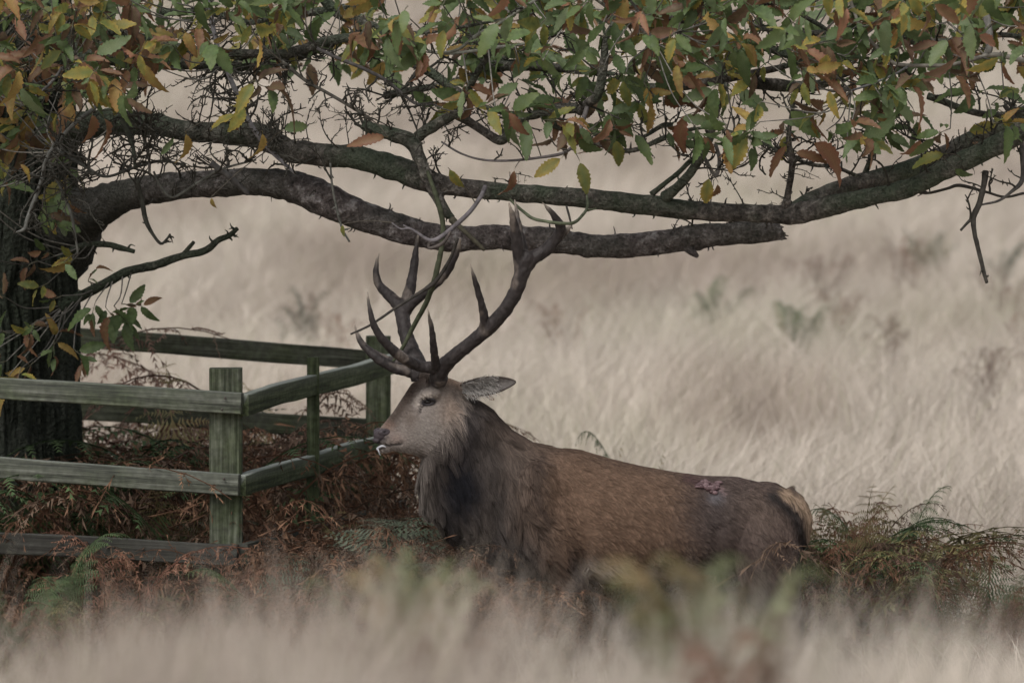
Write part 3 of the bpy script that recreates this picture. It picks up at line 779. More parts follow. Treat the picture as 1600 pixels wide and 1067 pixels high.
# ---- leaves
PAL = {'green': [(0.06, 0.105, 0.042), (0.075, 0.125, 0.055), (0.046, 0.085, 0.04), (0.10, 0.145, 0.08)],
       'lime': [(0.13, 0.16, 0.045), (0.10, 0.135, 0.045)],
       'yellow': [(0.33, 0.23, 0.05), (0.27, 0.2, 0.05), (0.36, 0.24, 0.07)],
       'rust': [(0.20, 0.08, 0.045), (0.16, 0.068, 0.042), (0.22, 0.1, 0.06)],
       'brown': [(0.13, 0.07, 0.05), (0.1, 0.055, 0.042)]}
def leaf_geo(rng, kind, ns=8):
    """sweet chestnut leaf along +X, unit length: toothed margin, folded at the midrib, arched"""
    wmax = rng.uniform(0.15, 0.215)
    fold = rng.uniform(0.08, 0.6)
    arch = rng.uniform(-0.25, 0.7) if rng.uniform() < 0.6 else rng.uniform(0.7, 1.5)
    twist = rng.normal() * 0.35
    if kind in ('rust', 'brown'):
        arch *= 1.5
        fold += 0.25
        twist *= 1.8
    n = ns * 2 + 1
    t = np.linspace(0, 1, n)
    prof = np.sin(math.pi * np.clip(t, 0, 1) ** 0.85) ** 0.75 * wmax
    prof[0] = 0.004
    prof[-1] = 0
    tooth = np.where(np.arange(n) % 2 == 1, 1.14, 0.9)
    prof = prof * tooth * (1 + rng.normal(size=n) * 0.04)
    xs_ = 0.1 + t * 0.9
    xs_t = xs_ + np.where(np.arange(n) % 2 == 1, 0.018, 0)
    zc = -arch * t ** 2 * 0.5
    wav = 0.018 * np.sin(t * 17 + rng.uniform(0, 6))
    mid = np.stack([xs_, 0 * t, zc], -1)
    L_ = np.stack([xs_t, prof * math.cos(fold), zc + prof * math.sin(fold) + wav], -1)
    R_ = np.stack([xs_t, -prof * math.cos(fold), zc + prof * math.sin(fold) - wav], -1)
    for A_ in (mid, L_, R_):
        a = twist * A_[:, 0]
        y, z = A_[:, 1] * np.cos(a) - A_[:, 2] * np.sin(a), A_[:, 1] * np.sin(a) + A_[:, 2] * np.cos(a)
        A_[:, 1], A_[:, 2] = y, z
    mid[:, 2] += 0
    idx = np.arange(0, n - 2, 2)
    V = np.vstack([mid, L_, R_, [[0, 0.008, 0.0], [0, -0.008, 0.0]]])
    tr = []
    for k in range(0, n - 1, 2):           # per tooth pair: 3 tris a side on a coarse midrib
        m0, m1 = k, k + 2
        a, b_, c_ = n + k, n + k + 1, n + k + 2
        tr += [(m0, b_, a), (m0, m1, b_), (m1, c_, b_)]
        a, b_, c_ = 2 * n + k, 2 * n + k + 1, 2 * n + k + 2
        tr += [(m0, a, b_), (m0, b_, m1), (m1, b_, c_)]
    tr += [(3 * n, 3 * n + 1, 0)]
    base = np.array(PAL[kind][rng.integers(len(PAL[kind]))])
    edge = np.array(PAL[{'green': 'lime', 'lime': 'yellow', 'yellow': 'rust', 'rust': 'brown', 'brown': 'brown'}[kind]][0])
    C = np.zeros((len(V), 3))
    tt = np.concatenate([t, t, t, [0, 0]])
    isedge = np.concatenate([np.zeros(n), np.ones(2 * n), [0, 0]])
    amt = {'green': 0.5, 'lime': 0.8, 'yellow': 0.75, 'rust': 0.5, 'brown': 0.3}[kind] * rng.uniform(0.2, 1.3)
    m = np.clip(amt * (0.15 + isedge * 0.55 + 0.7 * (fbm(V * 5 + rng.uniform(0, 50, 3), 2) - 0.42) * 2 + 0.6 * (tt - 0.5) * rng.choice([-0.3, 1])), 0, 1)[:, None]
    C = base * (1 - m) + edge * m
    C[:n] = C[:n] * 0.75 + np.array([0.2, 0.2, 0.09]) * 0.25     # paler midrib
    C[-2:] = (0.12, 0.11, 0.05)
    return V, np.array(tr), C
lrng = np.random.default_rng(23)
VAR = {k: [leaf_geo(lrng, k) for _ in range({'green': 14, 'lime': 8, 'yellow': 8, 'rust': 9, 'brown': 6}[k])] for k in PAL}
ME = {}
def leaf_mesh(kind, v):
    if (kind, v) not in ME:
        b = MB()
        b.add(VAR[kind][v][0], None, VAR[kind][v][1], VAR[kind][v][2])
        ME[kind, v] = b.data('leaf', M_LEAF)
    return ME[kind, v]
LEAVES = []                                 # (origin, x axis, normal, length, kind, variant)
def leaf_at(p, d, nrm, L, kind):
    LEAVES.append((np.array(p), unit(d), unit(nrm), L, kind, int(lrng.integers(len(VAR[kind])))))
def pick_kind(px, py):
    g = np.interp(px, [0, 200, 400, 600, 800, 1000, 1200, 1400, 1600], [0.36, 0.34, 0.36, 0.55, 0.64, 0.62, 0.58, 0.5, 0.4])
    u = lrng.uniform()
    if u < g:
        return 'green'
    u = (u - g) / (1 - g)
    return 'lime' if u < 0.34 else 'yellow' if u < 0.52 else 'rust' if u < 0.83 else 'brown'
def shoot(p, d, n, Lm, link_=True):
    """a leafy shoot: thin twig with alternate leaves, tied back to the nearest branch"""
    d = unit(d)
    if link_:
        co, idx, dist = kd.find(p)
        b0 = np.array(co)
        if dist > 0.015:
            mid = (b0 + p) / 2 + np.array([0, 0, -0.08 * dist]) + lrng.normal(size=3) * 0.05 * dist
            tube(tw, [b0, mid, p], [0.0034, 0.0028, 0.0022], 5, 0.04, 0, 1, tuple(np.array([0.11, 0.104, 0.092]) * lrng.uniform(0.5, 1.4)), cap=False)
    Ls = 0.015 * n
    P = [np.array(p)]
    dd = d.copy()
    for k in range(n):
        dd = unit(dd + lrng.normal(size=3) * 0.18 + np.array([0, 0, -0.05]))
        P.append(P[-1] + dd * Ls / n)
    tube(tw, np.array(P), np.linspace(0.002, 0.0012, n + 1), 4, 0.04, 0, 1, (0.09, 0.085, 0.06), cap=False)
    ref = unit(np.cross(d, lrng.normal(size=3)))
    kinds = [pick_kind(*[float(x[0]) for x in proj(p)]) for _ in range(2)]
    for k in range(1, n + 1):
        a = 2.4 * k + lrng.normal() * 0.4
        sd = ref * math.cos(a) + np.cross(d, ref) * math.sin(a)
        f = k / n
        ld = unit(d * (0.35 + 0.6 * f) + sd * (1.05 - 0.35 * f) + np.array([0, 0, -0.16]) + lrng.normal(size=3) * 0.22)
        nr = unit(np.array([0, -0.75, 0.55]) + lrng.normal(size=3) * 0.55)
        nr = nr - ld * np.dot(nr, ld)
        kd_ = kinds[k % 2] if lrng.uniform() < 0.7 else pick_kind(*[float(x[0]) for x in proj(p)])
        leaf_at(P[k], ld, nr, Lm * lrng.uniform(0.55, 1.3), kd_)
low = lambda x: np.interp(x, [-60, 0, 100, 200, 300, 400, 500, 600, 700, 800, 900, 1000, 1100, 1200, 1300, 1400, 1500, 1600, 1680], [170, 150, 150, 165, 180, 175, 130, 120, 160, 200, 225, 205, 215, 230, 225, 205, 205, 190, 170])
def dens(x, y):
    b = low(x)
    if y > b:
        return 0
    top = np.interp(x, [-60, 300, 480, 600, 700, 1600], [0.85, 0.62, 0.45, 0.65, 1.0, 1.0])
    botm = np.interp(x, [-60, 100, 300, 500, 650, 780, 1000, 1200, 1400, 1600], [0.4, 0.34, 0.22, 0.1, 0.1, 0.4, 0.42, 0.5, 0.5, 0.5])
    return top + (botm - top) * smooth01((y - 20) / max(b - 40, 30))
for _ in range(44):
    shoot(W(lrng.uniform(-60, 118), lrng.uniform(10, 330) , lrng.uniform(0.5, 1.0)), (lrng.normal() * 0.6, -0.5, lrng.normal() * 0.4 - 0.3), int(lrng.integers(3, 6)), 0.115)
cnt = 0
while cnt < 380:
    px, py = lrng.uniform(-70, 1680), lrng.uniform(-70, 230)
    if lrng.uniform() > dens(px, py):
        continue
    Y = lrng.uniform(-0.75, 0.55)
    d = np.array([lrng.normal() * 0.8 + 0.15, lrng.normal() * 0.5 - 0.2, lrng.normal() * 0.35 - 0.25])
    shoot(W(px, py, Y), d, int(lrng.integers(4, 8)), 0.117)
    cnt += 1
for _ in range(16):
    shoot(W(lrng.uniform(-30, 135), lrng.uniform(380, 590), lrng.uniform(0.75, 1.05)), (lrng.normal() * 0.6, -0.5, lrng.normal() * 0.4 - 0.2), int(lrng.integers(3, 6)), 0.095)
for _ in range(34):                         # sprays hanging nearer the camera, slightly soft
    shoot(W(lrng.uniform(560, 1640), lrng.uniform(-60, 40), lrng.uniform(-2.4, -1.2)), (lrng.normal(), lrng.normal() * 0.5, lrng.normal() * 0.4 - 0.4), int(lrng.integers(4, 7)), 0.115, False)
for _ in range(90):
    shoot(W(lrng.uniform(-120, 1720), lrng.uniform(-330, -70), lrng.uniform(-0.8, 1.6)), (lrng.normal(), lrng.normal() * 0.5, lrng.normal() * 0.4 - 0.2), int(lrng.integers(4, 7)), 0.125, False)
for _ in range(130):                        # the far side of the crown
    shoot(W(lrng.uniform(-120, 1720), lrng.uniform(-70, 95), lrng.uniform(0.9, 2.6)), (lrng.normal(), lrng.normal() * 0.5, lrng.normal() * 0.4 - 0.2), int(lrng.integers(4, 7)), 0.125, False)
# leaves one can point to in the photograph: (base px, py, dir px, dir py, length px, kind)
for (x, y, dx, dy, L, kd_) in [(144, 175, 6, 50, 46, 'rust'), (160, 180, 22, 46, 52, 'rust'), (145, 98, -2, 55, 58, 'yellow'), (155, 95, 30, 40, 50, 'green'),
        (606, 214, -52, 6, 54, 'rust'), (290, 205, 8, 45, 48, 'yellow'), (410, 205, 2, 40, 42, 'yellow'), (700, 262, 18, 30, 38, 'lime'), (805, 262, -8, 42, 46, 'rust'),
        (880, 245, -40, 28, 50, 'lime'), (905, 250, 12, 42, 48, 'lime'), (990, 205, 28, 52, 58, 'green'), (1108, 275, -6, 48, 48, 'lime'), (1122, 285, -4, 34, 34, 'rust'),
        (1140, 212, 0, 50, 54, 'yellow'), (1232, 222, -30, 55, 58, 'rust'), (1238, 238, 48, 8, 50, 'rust'), (1265, 220, 70, 40, 72, 'rust'), (1440, 215, -18, 40, 44, 'rust'),
        (1480, 240, -40, 8, 52, 'lime'), (1490, 262, 22, 18, 30, 'green'), (820, 180, 4, 62, 66, 'green'), (800, 168, -12, 60, 62, 'green'), (1060, 185, 52, 4, 54, 'green'),
        (1070, 175, -12, 55, 60, 'rust'), (1300, 190, 45, 35, 56, 'green'), (1230, 170, 45, 40, 62, 'green'), (960, 215, 12, 45, 46, 'lime'), (1150, 140, 45, 30, 56, 'green'),
        (100, 410, 20, 26, 30, 'green'), (30, 255, 25, 22, 30, 'yellow'), (330, 308, 2, 14, 18, 'yellow'), (536, 350, -2, 18, 20, 'lime'), (250, 245, 14, -22, 34, 'green'),
        (440, 205, 30, -10, 44, 'green'), (120, 60, 40, -14, 50, 'green'), (70, 70, 16, -40, 48, 'green'), (40, 135, 40, -48, 60, 'rust'), (35, 135, 30, 8, 34, 'lime'), (40, 70, -14, -44, 46, 'rust')]:
    p = W(x, y, -0.28)
    d = W(x + dx, y + dy, -0.28) - p
    d = d + np.array([0, lrng.normal() * 0.3 * np.linalg.norm(d), 0])
    nr = np.array([lrng.normal() * 0.3, -1.0, 0.35])
    nr = nr - unit(d) * np.dot(nr, unit(d))
    leaf_at(p, d, nr, L * 0.00248 * 1.12, kd_)
    co, idx, dist = kd.find(p)
    if dist > 0.01:
        tube(tw, [np.array(co), (np.array(co) + p) / 2 + [0, 0, 0.01], p], [0.0026, 0.002, 0.0014], 5, 0.04, 0, 1, (0.07, 0.062, 0.05), cap=False)
# the shoot of dark leaves under the dead branch, and sprays against the trunk
for (x, y, Y, dx, dz, n, L) in [(165, 480, 0.8, 0.3, -0.4, 7, 0.105), (190, 475, 0.8, 0.8, 0.0, 7, 0.10), (150, 470, 0.8, -0.2, -0.6, 5, 0.105), (178, 478, 0.75, 0.5, -0.6, 6, 0.1), (138, 440, 0.9, 0.2, 0.4, 4, 0.05),
                             (85, 530, 0.85, -0.2, -0.5, 5, 0.10), (115, 545, 0.8, 0.5, -0.5, 5, 0.10), (85, 400, 0.95, -0.4, 0.1, 4, 0.075), (10, 520, 0.9, -0.3, 0.2, 3, 0.08)]:
    n0 = len(LEAVES)
    shoot(W(x, y, Y), (dx, -0.3, dz), n, L)
    for k in range(n0, len(LEAVES)):
        l = LEAVES[k]
        kk = 'green' if lrng.uniform() < 0.72 else 'rust'
        LEAVES[k] = (*l[:4], kk, int(lrng.integers(len(VAR[kk]))))
# individual leaves: the 300 that show largest; the others are one part
def vis(l):
    x, y = proj(l[0] + l[1] * l[3] * 0.5)
    if not (-10 < x[0] < 1610 and -10 < y[0] < 700):
        return -9
    ahead = np.cross(l[1], l[2])
    area = l[3] ** 2 * abs(l[2][1])
    return area * 60 - l[0][1] * 0.6
order = sorted(range(len(LEAVES)), key=lambda k: -vis(LEAVES[k]))
def leaf_M(l):
    x = l[1]
    z = unit(l[2] - x * np.dot(l[2], x))
    y = np.cross(z, x)
    return np.stack([x, y, z], 1)
fol = MB()
for rank, k in enumerate(order):
    l = LEAVES[k]
    R = leaf_M(l)
    if rank < 300:
        o = bpy.data.objects.new('leaf', leaf_mesh(l[4], l[5]))
        COL.objects.link(o)
        o.parent = tree
        o.matrix_parent_inverse = tree.matrix_basis.inverted()
        Mx = Matrix.Identity(4)
        for a in range(3):
            for b_ in range(3):
                Mx[a][b_] = R[a, b_] * l[3]
            Mx[a][3] = l[0][a]
        o.matrix_basis = Mx
    else:
        V_, T_, C_ = VAR[l[4]][l[5]]
        fol.add(V_ * l[3] @ R.T + l[0], None, T_, np.clip(C_ * lrng.uniform(0.75, 1.25), 0, 1))
# the crown above the frame, coarser leaves
crng = np.random.default_rng(5)
for _ in range(700):
    u = unit(crng.normal(size=3))
    u[2] = abs(u[2])
    r = crng.uniform(0.45, 1) ** 0.5
    p = np.array([TX + 0.9, TY, 3.3]) + u * r * np.array([3.6, 3.0, 3.2])
    kk = pick_kind(float(proj(p)[0][0]), 0)
    V_, T_, C_ = VAR[kk][crng.integers(len(VAR[kk]))]
    x = unit(crng.normal(size=3) + [0, 0, -0.4])
    R = leaf_M((p, x, unit(crng.normal(size=3) * 0.6 + [0, 0, 1.0])))
    fol.add(V_ * crng.uniform(0.14, 0.2) @ R.T + p, None, T_[::1], C_)
o = fol.build('foliage', M_LEAF, tree)
o['kind'] = 'stuff'
o = tw.build('twigs', M_TWIG, tree)
o['kind'] = 'stuff'

# ------------------------------------------------------------------ stag
YD = 0.0
stag = root('red_deer_stag', tuple(W(1000, 1090, 0)), 'red deer stag with dark shaggy neck and branching antlers standing side on', 'deer')
S = 0.0025
YAW = math.radians(20)
body = MB()
ang = np.linspace(0, 2 * math.pi, 28, endpoint=False)
def ring(top, bot, Y, hw, side=(0, -1, 0), pw=0.9, pear=0.0):
    """closed section between two outline pixels"""
    t, b_ = W(top[0], top[1], Y), W(bot[0], bot[1], Y)
    c, h = (t + b_) / 2, (t - b_) / 2
    sd = np.asarray(side, float)
    cu = np.sign(np.cos(ang)) * np.abs(np.cos(ang)) ** pw
    su = np.sign(np.sin(ang)) * np.abs(np.sin(ang)) ** pw
    w = hw * (1 - pear * su)
    return c + np.outer(su, h) + np.outer(cu * w, sd)
tor = [(748, 745, 850, .09), (768, 722, 868, .15), (800, 698, 884, .19), (850, 699, 893, .215), (900, 703, 902, .22), (950, 716, 905, .225), (1000, 728, 902, .225), (1050, 737, 893, .22),
       (1100, 743, 891, .21), (1150, 745, 894, .205), (1200, 757, 898, .195), (1232, 769, 893, .165), (1250, 781, 878, .115), (1261, 800, 850, .06)]
loft(body, [ring((x, t), (x, b_), 0, w, pear=0.12 if x < 1150 else -0.05) for x, t, b_, w in tor])
nk = [((718, 606), (668, 700), .075), ((732, 617), (660, 714), .085), ((760, 634), (656, 742), .10), ((797, 670), (660, 780), .118), ((828, 690), (694, 828), .15), ((868, 700), (770, 872), .18), ((905, 715), (840, 885), .17)]
loft(body, [ring(t, b_, -0.02 if k < 3 else 0, w) for k, (t, b_, w) in enumerate(nk)])
left = np.array([math.sin(YAW), -math.cos(YAW), 0])
hy = lambda x: (x - 700) * S * math.tan(YAW)
hd = [((588, 678), (591, 692), .026), ((593, 671), (599, 700), .040), ((603, 659), (613, 704), .046), ((617, 641), (634, 707), .052), ((631, 620), (652, 711), .066), ((645, 600), (674, 713), .082),
      ((668, 590), (700, 708), .086), ((700, 590), (722, 685), .078), ((722, 600), (735, 655), .055)]
loft(body, [ring(t, b_, hy((t[0] + b_[0]) / 2), w, left, 0.95, 0.12 if k < 4 else -0.02) for k, (t, b_, w) in enumerate(hd)])
def rot_z(a):
    return np.array([[math.cos(a), -math.sin(a), 0], [math.sin(a), math.cos(a), 0], [0, 0, 1]])
HB = W(655, 625, hy(655))
for sgn in (1, -1):                         # brow ridges, cheeks, antler pedicles
    ellipsoid(body, W(663, 614, hy(663)) + left * sgn * 0.068, (0.045, 0.024, 0.024), rot_z(YAW))
    ellipsoid(body, W(680, 660, hy(680)) + left * sgn * 0.05, (0.075, 0.04, 0.075), rot_z(YAW))
    ellipsoid(body, W(672, 592, hy(672)) + left * sgn * 0.045, (0.03, 0.03, 0.035))
    ellipsoid(body, W(604, 681, hy(604)) + left * sgn * 0.03, (0.028, 0.016, 0.02), rot_z(YAW))
ellipsoid(body, W(601, 701, hy(601)), (0.03, 0.03, 0.016), rot_z(YAW))
for sgn in (-1, 1):
    ellipsoid(body, W(842, 790, 0) + np.array([0, sgn * 0.165, 0]), (0.10, 0.065, 0.19), None)
    ellipsoid(body, W(1195, 815, 0) + np.array([0, sgn * 0.135, 0]), (0.15, 0.075, 0.15), None)
def leg(pts, ysgn, y0):
    P = [W(p[0], p[1], 0) + np.array([0, y0 + (p[3] if len(p) > 3 else 0), 0]) for p in pts]
    tube(body, P, [p[2] * S for p in pts], 16, 0.02, 0, 1)
leg([(1192, 800, 52, .05), (1195, 850, 56, .02), (1205, 900, 46), (1224, 945, 27), (1238, 975, 17), (1234, 1010, 12.5), (1229, 1050, 11), (1224, 1066, 13), (1218, 1078, 11)], 1, -0.125)
leg([(1185, 800, 50, -.05), (1175, 850, 54, -.02), (1165, 900, 44), (1178, 945, 25), (1188, 975, 16), (1183, 1010, 12), (1177, 1050, 11), (1172, 1066, 13), (1166, 1078, 11)], -1, 0.125)
leg([(835, 790, 50, .03), (868, 850, 46), (884, 890, 32), (880, 940, 21), (877, 975, 17), (876, 1010, 11.5), (875, 1050, 10.5), (871, 1066, 13), (865, 1078, 11)], 1, -0.115)
leg([(830, 790, 50, -.03), (822, 850, 46), (812, 890, 32), (806, 940, 21), (800, 975, 17), (798, 1010, 11.5), (796, 1050, 10.5), (792, 1066, 13), (786, 1078, 11)], -1, 0.115)
tube(body, Wl([(1228, 768), (1250, 785), (1262, 812), (1262, 838)], 0.0), [0.03, 0.022, 0.015, 0.006], 12, 0.02)      # tail
BV, BQ, BT, BN = remesh(body, 0.0075, 6)
px, py = proj(BV)
near = BV[:, 1]
def blob(px, py, x, y, rx, ry, p=1.0):
    return np.exp(-(((px - x) / rx) ** 2 + ((py - y) / ry) ** 2) ** p)
# carved detail: mouth, eye socket, nostril, tear duct, muscle lines
def line_d(px, py, pts):
    d = np.full(len(px), 1e9)
    for (x0, y0), (x1, y1) in zip(pts[:-1], pts[1:]):
        t = np.clip(((px - x0) * (x1 - x0) + (py - y0) * (y1 - y0)) / ((x1 - x0) ** 2 + (y1 - y0) ** 2), 0, 1)
        d = np.minimum(d, np.hypot(px - x0 - t * (x1 - x0), py - y0 - t * (y1 - y0)))
    return d
MOUTH = [(586, 695), (600, 696), (614, 695), (627, 693)]
DUCT = [(664, 629), (658, 636), (655, 645)]
side_near = BN[:, 1] < 0.2
dep = 0.007 * np.exp(-(line_d(px, py, MOUTH) / 2.5) ** 2) + 0.009 * blob(px, py, 669, 627, 8, 5) + 0.008 * blob(px, py, 603, 675, 4.5, 3) + 0.004 * np.exp(-(line_d(px, py, DUCT) / 2.2) ** 2)
dep = dep + 0.012 * np.exp(-(line_d(px, py, [(885, 770), (905, 820), (912, 870)]) / 14) ** 2) + 0.012 * blob(px, py, 1090, 800, 45, 40) + 0.01 * np.exp(-(line_d(px, py, [(1120, 830), (1112, 880)]) / 12) ** 2)
BV = BV - BN * dep[:, None]

def fur_color(px, py, N, rnd):
    """the coat's own colours over the body; px, py: place on the flank"""
    n = len(px)
    def C(*c):
        return np.array(c)[None]
    c = np.tile(C(0.124, 0.08, 0.056), (n, 1))                               # flank
    def over(col, m):
        nonlocal c
        m = np.clip(m, 0, 1)[:, None]
        c = c * (1 - m) + np.array(col) * m
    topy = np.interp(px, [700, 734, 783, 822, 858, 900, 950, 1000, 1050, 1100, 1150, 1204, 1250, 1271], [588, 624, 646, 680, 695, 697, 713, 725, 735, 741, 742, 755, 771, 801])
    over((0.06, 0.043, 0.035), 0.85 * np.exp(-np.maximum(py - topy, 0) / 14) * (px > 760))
    over((0.068, 0.051, 0.046), smooth01((px - 1030) / 90) * 0.9)                # hindquarters
    over((0.05, 0.04, 0.038), 0.8 * blob(px, py, 1120, 805, 50, 50))
    over((0.115, 0.085, 0.07), 0.6 * blob(px, py, 1190, 800, 45, 40))
    over((0.022, 0.02, 0.02), 0.9 * np.exp(-(line_d(px, py, [(1205, 775), (1240, 800), (1256, 840), (1256, 870)]) / 11) ** 2))
    over((0.05, 0.04, 0.036), smooth01((py - 880) / 60) * 0.9)                 # legs
    neck = smooth01((890 + (py - 700) * 0.2 - px) / 150) 
    over((0.05, 0.042, 0.038), neck * 0.96)
    over((0.075, 0.06, 0.052), 0.6 * blob(px, py, 805, 720, 40, 45))
    over((0.03, 0.026, 0.026), 0.85 * np.exp(-(line_d(px, py, [(730, 640), (724, 690), (712, 735)]) / 17) ** 2))
    over((0.035, 0.03, 0.028), 0.6 * np.exp(-(line_d(px, py, [(760, 690), (775, 760), (770, 840)]) / 13) ** 2))
    over((0.045, 0.034, 0.03), 0.55 * np.exp(-(line_d(px, py, [(842, 715), (835, 765), (850, 810)]) / 10) ** 2))
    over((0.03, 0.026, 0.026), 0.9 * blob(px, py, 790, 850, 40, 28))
    over((0.16, 0.142, 0.128), 0.55 * np.exp(-(line_d(px, py, [(655, 715), (652, 760), (668, 790)]) / 12) ** 2))
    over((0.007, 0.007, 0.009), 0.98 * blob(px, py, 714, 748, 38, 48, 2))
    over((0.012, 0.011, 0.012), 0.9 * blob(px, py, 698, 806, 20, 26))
    # head
    head = smooth01((735 - px - np.maximum(py - 640, 0) * 0.85) / 30) * smooth01((728 - py) / 14)
    over((0.25, 0.218, 0.197), head)
    over((0.235, 0.21, 0.19), head * blob(px, py, 665, 668, 26, 22) * 0.8)
    over((0.20, 0.15, 0.118), head * blob(px, py, 705, 640, 22, 40) * 0.8)
    over((0.062, 0.046, 0.038), head * 0.94 * np.exp(-(line_d(px, py, [(608, 662), (626, 636), (640, 614)]) / 14) ** 2))
    over((0.032, 0.023, 0.019), head * 0.98 * np.exp(-(line_d(px, py, [(637, 610), (649, 596), (668, 591)]) / 19) ** 2))
    over((0.13, 0.1, 0.083), head * 0.7 * blob(px, py, 640, 655, 12, 16))
    over((0.06, 0.05, 0.045), head * 0.7 * np.exp(-(line_d(px, py, [(709, 612), (713, 628), (718, 640)]) / 4) ** 2))
    over((0.12, 0.075, 0.052), head * 0.75 * np.exp(-(line_d(px, py, [(690, 592), (722, 600)]) / 10) ** 2))
    over((0.42, 0.37, 0.33), head * 0.9 * np.exp(-(line_d(px, py, [(651, 630), (655, 621), (662, 616), (669, 616)]) / 5.5) ** 2))
    over((0.19, 0.125, 0.1), head * 0.7 * blob(px, py, 604, 666, 10, 8))
    over((0.26, 0.2, 0.175), head * 0.8 * blob(px, py, 617, 685, 13, 10))
    over((0.05, 0.042, 0.044), head * 0.97 * blob(px, py, 593, 682, 13, 11, 1.6))
    over((0.02, 0.017, 0.018), head * blob(px, py, 603, 674.5, 5, 2.8))
    over((0.05, 0.042, 0.042), head * 0.9 * np.exp(-(line_d(px, py, MOUTH) / 2.6) ** 2))
    over((0.22, 0.19, 0.17), head * 0.6 * blob(px, py, 608, 701, 14, 4))
    over((0.02, 0.018, 0.02), head * 0.98 * blob(px, py, 667, 627.5, 13, 6.5, 1.5))
    over((0.03, 0.025, 0.026), head * 0.9 * np.exp(-(line_d(px, py, DUCT) / 2.3) ** 2))
    over((0.1, 0.08, 0.068), head * 0.7 * np.exp(-(line_d(px, py, [(655, 708), (680, 712), (712, 695)]) / 8) ** 2))
    # tail, belly, wound
    over((0.24, 0.175, 0.125), 0.9 * np.exp(-(line_d(px, py, [(1222, 768), (1246, 780), (1262, 802), (1267, 830)]) / 9) ** 4))
    over((0.4, 0.36, 0.31), 0.85 * blob(px, py, 938, 890, 36, 15))
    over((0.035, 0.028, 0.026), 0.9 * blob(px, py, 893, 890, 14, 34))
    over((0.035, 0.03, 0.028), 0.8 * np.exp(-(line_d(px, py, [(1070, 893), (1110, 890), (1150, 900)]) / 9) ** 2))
    over((0.06, 0.036, 0.036), 0.85 * np.exp(-(line_d(px, py, [(1068, 746), (1090, 754), (1118, 762)]) / 7) ** 2))
    over((0.13, 0.128, 0.142), 0.55 * blob(px, py, 1116, 776, 13, 10))
    over((0.2, 0.14, 0.14), 0.6 * np.exp(-(line_d(px, py, [(1108, 757), (1126, 764), (1129, 771)]) / 3.5) ** 2))
    return c
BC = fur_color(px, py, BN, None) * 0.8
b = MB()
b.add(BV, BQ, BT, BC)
b.build('body', M_SKIN, stag)

